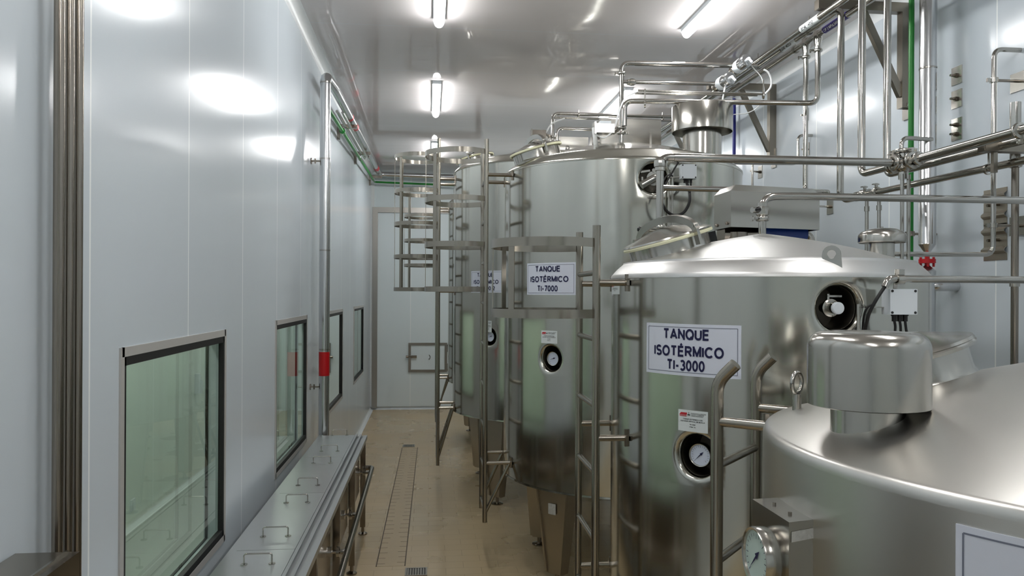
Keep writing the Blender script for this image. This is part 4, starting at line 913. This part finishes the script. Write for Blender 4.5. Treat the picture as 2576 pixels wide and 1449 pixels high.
for (x0, y0_, x1, y1_), lb in (((1853, 172, 1880, 150), 'steel valve actuator with a white band on the upper cross pipe'), ((1810, 213, 1838, 196), 'steel valve actuator with a white band on the middle cross pipe')):
    p, q = (Vector((2.262, 5.55, 3.583)), Vector((2.26, 5.35, 3.587))) if y0_ == 172 else (Vector((2.131, 5.55, 3.457)), Vector((2.136, 5.35, 3.452)))
    t = thing('valve_actuator', lb, 'valve', p, 'valve actuators by the overhead pipes'); d_ = (q - p).normalized()
    part(t, 'cylinder', MB().lathe([(.0, 0), (.04, .004), (.046, .02), (.046, .19), (.04, .2), (0, .203)], p, d_, 32), m_alu)
    part(t, 'white_band', MB().lathe([(.046, .03), (.0475, .032), (.0475, .10), (.046, .102)], p, d_, 32, True), m_white)
    e = p + d_ * .2; part(t, 'fitting', MB().cyl(e, e + d_ * .03, .012, seg=12).tube([e + d_ * .025, e + d_ * .03 + Vector((.02, -.01, -.03))], .009), m_white)
    part(t, 'valve_body', MB().sphere(p - d_ * .05, .04).cyl(p - d_ * .09, p + d_ * .02, .022), m_dark)
va = [Vector((1.173, 5.45, 3.08)), Vector((1.306, 5.45, 3.084))]
t = thing('valve_actuator', 'boxy steel actuator with a red mark on the TI-7000 dome inlet', 'valve', va[0] - zup * .05, 'valve actuators on the domes')
part(t, 'body', MB().bb(va[0] + Vector((0, -.04, -.03)), va[1] + Vector((0, .04, .03))).bevel(.012, 2), m_steel)
part(t, 'end_cap', MB().bb(va[0] + Vector((-.012, -.045, -.04)), va[0] + Vector((0, .045, .045))), m_steel)
part(t, 'switch_box', MB().bb(va[0] + Vector((.03, -.03, .03)), va[0] + Vector((.11, .03, .055))), m_white)
part(t, 'bracket', MB().bar(va[1] + Vector((0, 0, -.03)), va[1] + Vector((.04, .02, .0)), .014, .02), m_dark)
part(t, 'indicator', MB().bb(va[1] + Vector((.0, -.012, .01)), va[1] + Vector((.015, .012, .035))), m_red)
# pipes over the TI-7000 2
zq = (1.632, 7.53, 3.664)[2]
pq = thing('process_pipe', 'steel pipe bending off the TI-7000 2 dome towards the right wall', 'pipe', (1.197, 7.53, 3.28), 'pipes over the TI-7000 2 tank')
part(pq, 'pipe_run', MB().tube([(1.197, 7.53, 3.26), (1.197, 7.53, zq + .01), (2.5, 7.53, zq + .01)], .017, .07), m_pipe)
part(pq, 'pipe_run', MB().tube([(1.197, 7.53, zq - .005), (1.2, 7.53, zq - .03), (2.5, 7.53, zq - .03)], .011, .03), m_pipe)
for p, r in (((1.188, 7.53, 3.44), .017), ((1.188, 7.53, 3.401), .017)): clamp(pq, (1.197, 7.53, p[2]), (0, 0, 1), r, (-1, 0, 0))
for x in (1455, 1667): p = (1.453, 7.53, 3.659) if x == 1455 else (2.306, 7.53, 3.684); hanger(pq, (p[0], 7.53, zq), (1, 0, 0), .018, (0, 0, 1), .05)
z2 = (1.433, 7.53, 3.525)[2]
solo('process_pipe', MB().tube([(1.235, 7.5, z2 - .16), (1.235, 7.5, z2), (1.85, 7.5, z2 - .01)], .0165, .07), m_pipe, 'short steel pipe bending off beside the TI-7000 2 inlet', 'pipe', (1.235, 7.5, z2 - .16), 'pipes over the TI-7000 2 tank')
va = [Vector((0.974, 7.4, 3.435)), Vector((1.106, 7.4, 3.439))]
t = thing('valve_actuator', 'dark steel actuator above the TI-7000 hatch lid', 'valve', va[0] - zup * .05, 'valve actuators on the domes')
part(t, 'body', MB().bb(va[0] + Vector((0, -.04, -.035)), va[1] + Vector((0, .04, .035))).bevel(.01, 2), m_dark)
part(t, 'end_cap', MB().bb(va[0] + Vector((-.012, -.045, -.045)), va[0] + Vector((0, .045, .045))), m_steel)
part(t, 'bracket', MB().bar(va[1], Vector((1.197, 7.53, va[1].z)), .014, .02), m_dark)

# ================================================================ PIPES TO THE TI-3000 AND DOWN THE RIGHT WALL
zc = 2.583; px3 = (1.136, 3.75, 2.375)[0]
pc = thing('process_pipe', 'level steel pipe crossing in front of the TI-7000, dropping to the TI-3000 dome', 'pipe', (px3, 3.75, 2.08), 'pipes over the TI-3000 tank')
part(pc, 'pipe_run', MB().tube([(px3, 3.75, 2.03), (px3, 3.75, zc), (2.40, 3.75, zc)], .0185, .05), m_pipe)
part(pc, 'large_bore', MB().cyl((px3 + .07, 3.75, zc), (2.37, 3.75, zc), .021), m_pipe)
union(pc, (px3, 3.75, (1.135, 3.75, 2.543)[2]), (0, 0, 1), .0185); clamp(pc, (px3, 3.75, (1.137, 3.75, 2.233)[2]), (0, 0, 1), .019, (-1, -.3, 0))
c = Vector((px3, 3.75, (1.137, 3.75, 2.223)[2]))
hd = part(pc, 'butterfly_valve', MB().cyl(c, c + Vector((-.075, -.03, .0)), .014), m_steel)
e = Vector((0.994, 3.6, 2.209)); part(hd, 'black_knob', MB().sphere(e, .014, seg=16).cyl(e, e + Vector((.03, .03, .0)), .006, seg=8), m_blackp)
vl = thing('valve_cluster', 'round steel valve body where the pipes meet beside the green pipe', 'valve', (2.42, 3.75, 2.5))
part(vl, 'body', MB().sphere((2.42, 3.75, zc - .01), .045).cyl((2.36, 3.75, zc), (2.47, 3.75, zc), .034).cyl((2.42, 3.68, zc), (2.42, 3.84, zc), .03).cyl((2.42, 3.75, zc - .085), (2.42, 3.75, zc + .07), .024), m_pipe)
for p_, d_ in (((2.37, 3.75, zc), (1, 0, 0)), ((2.42, 3.67, zc), (0, 1, 0)), ((2.42, 3.84, zc), (0, 1, 0)), ((2.42, 3.75, zc + .06), (0, 0, 1))): clamp(vl, p_, d_, .028, (0, 0, 1) if d_[2] == 0 else (1, 0, 0))
part(vl, 'drain_stub', MB().cyl((2.405, 3.735, 1.7), (2.405, 3.735, zc - .06), .0095).cyl((2.45, 3.75, 1.7), (2.45, 3.75, zc - .06), .0095), m_pipe)
X4 = 2.42
pipe('process_pipe', 'upright pipe bending towards the viewer at the round valve, left of a pair', 'pipe', [([(X4, 4.14, CEIL), (X4, 4.14, zc - .0), (X4, 3.84, zc)], .0205, .06), ([(X4, 3.68, zc), (X4, 1.2, zc)], .0215, 0)], clamps=[((X4, 3.62, zc), (0, 1, 0), .0215, (-1, 0, 0)), ((X4, 2.96, zc), (0, 1, 0), .0215, (0, 0, -1))], group='upright pipes by the right wall')
pipe('process_pipe', 'upright pipe bending towards the viewer just left of the green pipe', 'pipe', [([(2.56, 4.12, CEIL), (2.56, 4.12, 2.58), (2.56, 1.2, 2.578)], .0205, .06)], group='upright pipes by the right wall')
p6 = pipe('process_pipe', 'pipe running towards the viewer just below the square arm bracket', 'pipe', [([(2.60, 4.36, 2.505), (2.60, 1.2, 2.487)], .0185, 0)], clamps=[((2.60, 4.28, 2.505), (0, 1, 0), .0195, (0, 0, 1)), ((2.60, 4.40, 2.505), (0, 1, 0), .02, (0, 0, 1))], group='upright pipes by the right wall')
c = (2.6, 3.371, 2.519); hanger(p6, (2.60, c[1], 2.494), (0, 1, 0), .019, (0, 0, 1), .14)
v6 = thing('valve_cluster', 'small steel valve with drain stubs above the domed vent', 'valve', (2.60, 4.42, 2.4))
part(v6, 'body', MB().cyl((2.60, 4.36, 2.505), (2.60, 4.5, 2.505), .03).sphere((2.6, 4.43, 2.505), .034), m_pipe)
part(v6, 'drain_stub', MB().cyl((2.585, 4.36, 2.05), (2.585, 4.36, 2.49), .0105).cyl((2.585, 4.36, 2.40), (2.585, 4.36, 2.43), .015).cyl((2.625, 4.30, 2.05), (2.625, 4.30, 2.49), .0105).cyl((2.625, 4.30, 2.40), (2.625, 4.30, 2.43), .015), m_pipe)
ar = thing('pipe_bracket', 'square steel arm bracket at the right edge carrying the level pipes', 'bracket', (XR, 3.26, 2.5))
za = (2.5, 3.26, 2.579)[2]; xa = (2.481, 3.26, 2.579)[0]
part(ar, 'arm', MB().bb((xa, 3.235, za - .027), (XR, 3.285, za + .027)), m_brk)
part(ar, 'arm_end_cap', MB().bb((xa - .004, 3.237, za - .025), (xa, 3.283, za + .025)), m_brk)
part(ar, 'wall_post', MB().bb((XR - .06, 3.23, za - .4), (XR, 3.29, za + .06)), m_brk)
part(ar, 'drop_rod', MB().bb((xa + .05, 3.25, za - .12), (xa + .07, 3.27, za - .027)), m_brk)
zc3 = 2.333
pa = thing('process_pipe', 'long level steel pipe leaving the TI-3000 dome to the right edge', 'pipe', (1.44, 3.24, 2.15), 'pipes over the TI-3000 tank')
part(pa, 'pipe_run', MB().tube([(1.44, 3.24, 2.12), (1.44, 3.24, zc3 - .005), (1.56, 3.24, zc3), (4.0 - .95, 3.24, zc3)], .0165, .075), m_pipe)
union(pa, (1.44, 3.24, (1.429, 3.24, 2.272)[2]), (0, 0, -1), .017); clamp(pa, (1.44, 3.24, (1.43, 3.24, 2.232)[2]), (0, 0, 1), .0175, (-1, -.4, 0))
c = Vector((1.44, 3.24, (1.429, 3.24, 2.267)[2])); hd = part(pa, 'butterfly_valve', MB().cyl(c, c + Vector((-.055, -.02, 0)), .0125), m_steel)
e = Vector((1.39, 3.17, 2.264)); part(hd, 'black_knob', MB().sphere(e, .013, seg=16), m_blackp)
zj = 1.955
pj = pipe('conduit', 'steel conduit with a downturned end above the nearer white junction box', 'pipe', [([(1.549, 2.5, 1.929), (1.563, 2.5, 1.958), (2.95, 2.5, zj)], .0125, .04)], clamps=[], group='conduits at the junction boxes')
def jbox(label, c, w_, h_, dp, rot, glands, cables, gname):
    """white junction box; c = centre of the front face"""
    Rm = Matrix.Rotation(rot, 3, 'Z'); c = Vector(c); t = thing('junction_box', label, 'junction box', c - Vector((0, 0, h_ / 2)), gname)
    b = MB().box((0, dp / 2 + .004, 0), (w_, dp, h_)).bevel(.006, 2); bmesh.ops.transform(b.bm, matrix=Matrix.Translation(c) @ Rm.to_4x4(), verts=b.bm.verts[:]); part(t, 'case', b, m_white)
    b = MB().box((0, 0, 0), (w_ * .985, .014, h_ * .985)).bevel(.004, 2); bmesh.ops.transform(b.bm, matrix=Matrix.Translation(c) @ Rm.to_4x4(), verts=b.bm.verts[:]); ld = part(t, 'lid', b, m_white)
    b = MB()
    for sx in (-1, 1):
        for sz in (-1, 1): b.cyl(Vector((sx * w_ * .42, -.0085, sz * h_ * .42)), Vector((sx * w_ * .42, -.005, sz * h_ * .42)), .0045, seg=12)
    bmesh.ops.transform(b.bm, matrix=Matrix.Translation(c) @ Rm.to_4x4(), verts=b.bm.verts[:]); part(ld, 'screw', b, m_kink)
    for g_ in glands:
        q = c + Rm @ Vector((g_ * w_, dp / 2, -h_ / 2)); part(t, 'cable_gland', MB().cyl(q - zup * .005, q + zup * .004, .011, seg=8).cyl(q - zup * .024, q - zup * .005, .0085, seg=8), m_black)
    return t, Rm
c3 = (1.614, 2.5, 1.879)
t, Rm = jbox('white junction box in front of the TI-3000, nearer to the viewer', c3, .094, .088, .05, math.radians(-6), (-.18, .02, .22), 0, 'white junction boxes')
part(t, 'post', MB().cyl((c3[0] - .125, 2.56, 1.6), (c3[0] - .125, 2.56, 1.87), .007).bar((c3[0] - .125, 2.56, c3[2] - .02), (c3[0] - .03, 2.55, c3[2] - .02), .022, .004).bar((c3[0] - .01, 2.53, c3[2] + .04), (c3[0] - .015, 2.51, 1.99), .012, .006), m_steel)
part(t, 'pipe_clip', MB().lathe([(.0128, -.012), (.018, -.012), (.018, .012), (.0128, .012)], (c3[0] - .012, 2.5, zj), (1, 0, 0), 20, True).bb((c3[0] - .02, 2.49, zj + .016), (c3[0], 2.51, zj + .035)), m_steel)
for k, g_ in enumerate((-.18, .02, .22)):
    q = Vector(c3) + Rm @ Vector((g_ * .094, .025, -.044)); 
    solo('cable', MB().spline([q - zup * .02, q - zup * .05 + Vector((.004, 0, 0)), q - zup * .12 + Vector((.01 * (k - 1) + .01, .01, 0)), q - zup * .2 + Vector((-.02, .03, 0))], .0045), m_black, ('black cable under the nearer junction box, left gland', 'black cable under the nearer junction box, middle gland', 'black cable under the nearer junction box, right gland')[k], 'cable', q - zup * .1, 'black cables')
solo('cable', MB().spline([(1.549, 2.5, 1.932), (1.519, 2.5, 1.888), (1.503, 2.52, 1.836), (1.507, 2.55, 1.78)], .006), m_black, 'black cable from the downturned conduit end past the steel post', 'cable', (1.549, 2.5, 1.932), 'black cables')
solo('cable', MB().spline([(1.53, 2.54, 1.869), (1.512, 2.54, 1.861), (1.504, 2.55, 1.833), (1.51, 2.57, 1.779)], .004), m_black, 'thin black cable curving over beside the steel post', 'cable', (1.53, 2.54, 1.869), 'black cables')
solo('cable', MB().spline([(1.534, 2.72, 1.834), (1.52, 2.66, 1.823), (1.518, 2.62, 1.808), (1.522, 2.6, 1.785)], .005), m_black, 'black cable leaving the white capped sensor', 'cable', (1.534, 2.72, 1.834), 'black cables')
c7 = (1.582, 4.62, 2.657)
t, Rm = jbox('grey white junction box in front of the TI-7000, under the crossing pipe', c7, .095, .088, .05, math.radians(-4), (-.2, 0, .2), 0, 'white junction boxes')
part(t, 'post', MB().cyl((c7[0] - .085, 4.68, 1.9), (c7[0] - .085, 4.68, 2.68), .007).cyl((c7[0] - .105, 4.68, 1.9), (c7[0] - .105, 4.68, 2.6), .007).bar((c7[0] - .1, 4.68, c7[2] - .03), (c7[0], 4.66, c7[2] - .03), .02, .005), m_steel)
q = (1.514, 4.62, 2.71)
pipe('conduit', 'short steel conduit end above the farther junction box', 'pipe', [([q, (q[0] + .02, q[1], q[2] + .03), (q[0] + .5, q[1], q[2] + .035)], .0115, .02)], group='conduits at the junction boxes')
solo('cable', MB().spline([q, (1.468, 4.6, 2.642), (1.417, 4.58, 2.558), (1.382, 4.56, 2.478)], .0055), m_black, 'black cable slanting from the conduit end across the TI-7000 shell', 'cable', q, 'black cables')
solo('cable', MB().spline([(1.479, 4.62, 2.626), (1.448, 4.6, 2.63), (1.414, 4.58, 2.597), (1.398, 4.56, 2.55), (1.383, 4.55, 2.477)], .005), m_black, 'black cable arching beside the steel posts', 'cable', (1.479, 4.62, 2.626), 'black cables')
solo('cable', MB().spline([(1.571, 4.64, 2.599), (1.571, 4.6, 2.559), (1.564, 4.55, 2.504), (1.549, 4.52, 2.448), (1.51, 4.5, 2.392), (1.457, 4.5, 2.372), (1.408, 4.5, 2.395), (1.378, 4.5, 2.442), (1.369, 4.52, 2.497)], .009), m_black, 'thick bundle of black cables hanging in a loop under the junction box', 'cable', (1.457, 4.5, 2.372), 'black cables')
for k, g_ in enumerate((0, .2)):
    q = Vector(c7) + Rm @ Vector((g_ * .095, .025, -.044)); e = Vector((1.564, 4.55, 2.516))
    solo('cable', MB().spline([q - zup * .02, q - zup * .06, e], .005), m_black, ('short black cable from the middle gland into the loop', 'short black cable from the right gland into the loop')[k], 'cable', q - zup * .05, 'black cables')
# pipe behind the motor cover
zd = (1.546, 4.5, 2.536)[2]
solo('process_pipe', MB().tube([(X3, 5.27, (2.66, 5.314, 3.6)[2]), (X3, 5.27, zd + .1), (2.45, 4.55, zd), ((1.383, 4.5, 2.532)[0], 4.5, zd)], .0175, .06), m_pipe, 'steel drop pipe passing behind the motor cover to the upright pipe', 'pipe', (X3, 5.27, 2.6))
solo('process_pipe', MB().tube([(1.5, 3.68, 2.17), (1.954, 4.1, 2.241), (2.103, 4.1, 2.243), (2.109, 4.1, 2.126)], .022, .06), m_steel, 'thick steel elbow behind the TI-3000 dome', 'pipe', (2.103, 4.1, 2.243))

# ---- slim pipes and wall fittings on the right wall
p = (2.95, 3.789, 2.831)
tp = (2.95, 3.791, 3.2)[2]; bt_ = (2.95, 3.784, 2.119)[2]
ps = pipe('slim_pipe', 'slim steel pipe bending into the right wall at its top end', 'pipe', [([(XR, p[1], tp), (2.95, p[1], tp), (2.95, p[1], bt_), (2.05, p[1], bt_ - .005)], .0125, .05)], clamps=[], group='slim pipes on the right wall')
for yy in (202, 567):
    c = (2.95, 3.79, 3.036) if yy == 202 else (2.95, 3.785, 2.272)
    t = thing('pipe_clip', 'steel pipe clip on a plate high on the right wall' if yy == 202 else 'steel pipe clip on a plate between the two corrugated plates', 'clip', (XR, p[1], c[2] - .05), 'pipe clips on the right wall')
    part(t, 'ring', MB().lathe([(.0125, -.012), (.021, -.012), (.021, .012), (.0125, .012)], (2.95, p[1], c[2]), seg=24, closed=True).box((2.92, p[1], c[2]), (.02, .012, .02)), m_steel)
    part(t, 'stem', MB().cyl((2.965, p[1], c[2]), (XR, p[1], c[2]), .008, seg=10), m_dark)
    part(t, 'plate', MB().box((XR - .003, p[1] - .01, c[2]), (.006, .15, .10)), m_steel)
for yy, lb in ((525, 'grey corrugated plate on the right wall, upper of two'), (612, 'grey corrugated plate on the right wall, lower of two')):
    a, b = ((3.09, 4.052, 2.391), (3.09, 3.876, 2.372)) if yy == 525 else ((3.09, 4.05, 2.197), (3.09, 3.875, 2.185))
    zc_ = a[2]; t = thing('corrugated_plate', lb, 'plate', (XR, (a[1] + b[1]) / 2, zc_ - .1), 'corrugated plates on the right wall')
    pr = [(-.004, -.10), (-.004, -.065), (-.022, -.05), (-.022, -.04), (-.004, -.025), (-.004, .04), (-.022, .055), (-.022, .065), (-.004, .08), (-.004, .10)]
    pr = pr + [(x + .004, z) for x, z in pr[::-1]]
    part(t, 'sheet', MB().loft([(XR + x, a[1], zc_ + z) for x, z in pr], [(XR + x, b[1], zc_ + z) for x, z in pr]), m_leg, smooth=15)
    for f_ in (.35, .68):
        y = a[1] + (b[1] - a[1]) * f_; part(t, 'bolt', MB().cyl((XR - .03, y, zc_ + .01), (XR - .004, y, zc_ + .01), .009, seg=6), m_dark)
for c, lb, bo in (((3.1, 4.282, 3.204), 'small wall plate with one stud, topmost right of the jacketed pipe', (0,)), ((3.1, 4.281, 3.065), 'small wall plate with one stud, middle one right of the jacketed pipe', (0,)), ((3.1, 4.28, 2.886), 'wall plate with two studs right of the jacketed pipe', (.025, -.03)), ((3.1, 6.133, 3.392), 'small wall plate beside the steel drop pipe, upper one', (0,)), ((3.1, 6.117, 3.105), 'small wall plate beside the steel drop pipe, lower one', (0,))): plate(lb, c, bolts=bo, h_=.13 if len(bo) > 1 else .105)
c = (3.1, 5.735, 2.589); t = plate('wall plate with a long rod reaching towards the motor cover', c, bolts=(0,)); part(t, 'rod', MB().cyl(c, (2.2, c[1] - .1, c[2] + .005), .008), m_steel)
c = (3.1, 7.022, 3.059); q = (3.0, 6.971, 3.049)
t = plate('wall plate holding the slim pipe left of the drop pipe', c, bolts=(0,)); part(t, 'stem', MB().cyl(c, (2.98, q[1], c[2]), .007), m_dark)
a, b = (2.98, 6.925, 3.108), (2.98, 6.923, 2.904)
solo('slim_pipe', MB().cyl((2.98, a[1], b[2] - .3), (2.98, a[1], a[2]), .011), m_pipe, 'slim upright pipe stub behind the motor cover', 'pipe', (2.98, a[1], b[2] - .3), 'slim pipes on the right wall')
a, b = (2.98, 6.029, 3.203), (2.98, 6.026, 2.969); q = (2.6, 6.44, 3.029)
solo('slim_pipe', MB().tube([(XR, a[1], a[2]), (2.98, a[1], a[2]), (2.98, a[1], b[2]), (2.1, a[1], b[2] - .01)], .0115, .05), m_pipe, 'slim steel pipe bending left behind the crossing pipe', 'pipe', (2.98, a[1], b[2]), 'slim pipes on the right wall')
a, b = (2.72, 4.233, 2.817), (2.72, 4.114, 2.794)
solo('slim_pipe', MB().tube([(2.93, a[1] + .03, a[2]), (2.72, a[1], a[2]), (2.72, a[1], 2.66), (2.46, 3.78, 2.60)], .0125, .05), m_pipe, 'slim steel pipe looping from the wall behind the green pipe', 'pipe', (2.72, a[1], 2.6), 'slim pipes on the right wall')
p = (2.93, 4.464, 2.981)
gp = thing('green_pipe', 'bright green upright pipe on the right wall beside the jacketed pipe', 'pipe', (2.93, p[1], 1.2))
part(gp, 'pipe_run', MB().cyl((2.93, p[1], .6), (2.93, p[1], CEIL), .0162), m_green)
part(gp, 'sleeve', MB().cyl((2.93, p[1], (2.93, 4.462, 2.737)[2]), (2.93, p[1], (2.93, 4.462, 2.806)[2]), .02), m_green)
zc_ = (2.93, 4.458, 2.279)[2]
part(gp, 'pipe_clip', MB().lathe([(.0162, -.015), (.024, -.015), (.024, .015), (.0162, .015)], (2.93, p[1], zc_), seg=24, closed=True).cyl((2.89, p[1] - .01, zc_), (2.91, p[1] - .01, zc_), .012).cyl((2.95, p[1], zc_), (XR, p[1], zc_), .008, seg=10), m_dark)
p = (2.93, 4.303, 2.945); yj = p[1]; rj2 = .0475
zz = lambda y: 1.9 + (739 - y) * .0 
jz = {k: v for k, v in ((173, (2.93, 4.306, 3.245)[2]), (613, (2.93, 4.298, 2.208)[2]), (637, (2.93, 4.297, 2.152)[2]), (652, (2.93, 4.297, 2.117)[2]), (662, (2.93, 4.297, 2.093)[2]), (667, (2.93, 4.297, 2.081)[2]), (682, (2.93, 4.297, 2.046)[2]), (720, (2.93, 4.296, 1.957)[2]))}
jr = thing('jacketed_pipe', 'thick aluminium jacketed upright pipe with a red flange on the right wall', 'pipe', (2.93, yj, .5))
part(jr, 'upper_jacket', MB().lathe([(0, CEIL), (rj2, CEIL), (rj2, jz[613]), (rj2 + .001, jz[613] - .003), (.013, jz[637]), (0, jz[637])], (2.93, yj, 0), seg=40), m_alu)
part(jr, 'jacket_seam', MB().lathe([(rj2, -.006), (rj2 + .0022, -.004), (rj2 + .0022, .004), (rj2, .006)], (2.93, yj, jz[173]), seg=40, closed=True), m_steel)
part(jr, 'lower_jacket', MB().lathe([(.013, jz[667]), (rj2 + .001, jz[682]), (rj2, jz[682] - .004), (rj2, .5), (0, .5), (0, jz[667])], (2.93, yj, 0), seg=40), m_alu)
fl = MB().cyl((2.93, yj, jz[667] - .02), (2.93, yj, jz[637] + .04), .0135).lathe([(.013, jz[662]), (.046, jz[662]), (.046, jz[652]), (.013, jz[652])], (2.93, yj, 0), seg=32)
for k in range(4):
    q = PI / 4 + .3 + PI / 2 * k; x, y = 2.93 + .034 * math.cos(q), yj + .034 * math.sin(q); fl.cyl((x, y, jz[662] - .022), (x, y, jz[652] + .012), .007, seg=6)
part(jr, 'red_flange', fl, m_red, 'red bolted flange')
part(jr, 'wall_stub', MB().tube([(2.93, yj, jz[720]), (2.98, yj - .03, jz[720]), (XR, yj - .03, jz[720])], .03, .02), m_alu)
p = (2.78, 3.427, 2.176); zt_ = (2.78, 3.43, 2.525)[2]
pr_ = thing('process_pipe', 'upright steel pipe with a wing clamp near the right edge', 'pipe', (2.78, p[1], .9), 'upright pipes by the right wall')
part(pr_, 'pipe_run', MB().cyl((2.78, p[1], .5), (2.78, p[1], zt_), .0165), m_dark)
part(pr_, 'reducer', MB().lathe([(.0165, zt_), (.024, zt_ + .03), (.024, zt_ + .30), (0, zt_ + .30)], (2.78, p[1], 0), seg=28), m_pipe)
clamp(pr_, (2.78, p[1], zt_), (0, 0, 1), .0185, (-1, -.2, 0)); 
zc_ = (2.78, 3.446, 1.958)[2]; part(pr_, 'pipe_clip', MB().lathe([(.0165, -.012), (.022, -.012), (.022, .012), (.0165, .012)], (2.78, p[1], zc_), seg=24, closed=True), m_steel)
p = (3.05, 7.539, 3.671)
solo('blue_pipe', MB().cyl((3.05, p[1], .5), (3.05, p[1], (3.05, 7.542, 3.933)[2]), .017), m_blue, 'dark blue upright pipe on the right wall beside the vent hood', 'pipe', (3.05, p[1], .5))
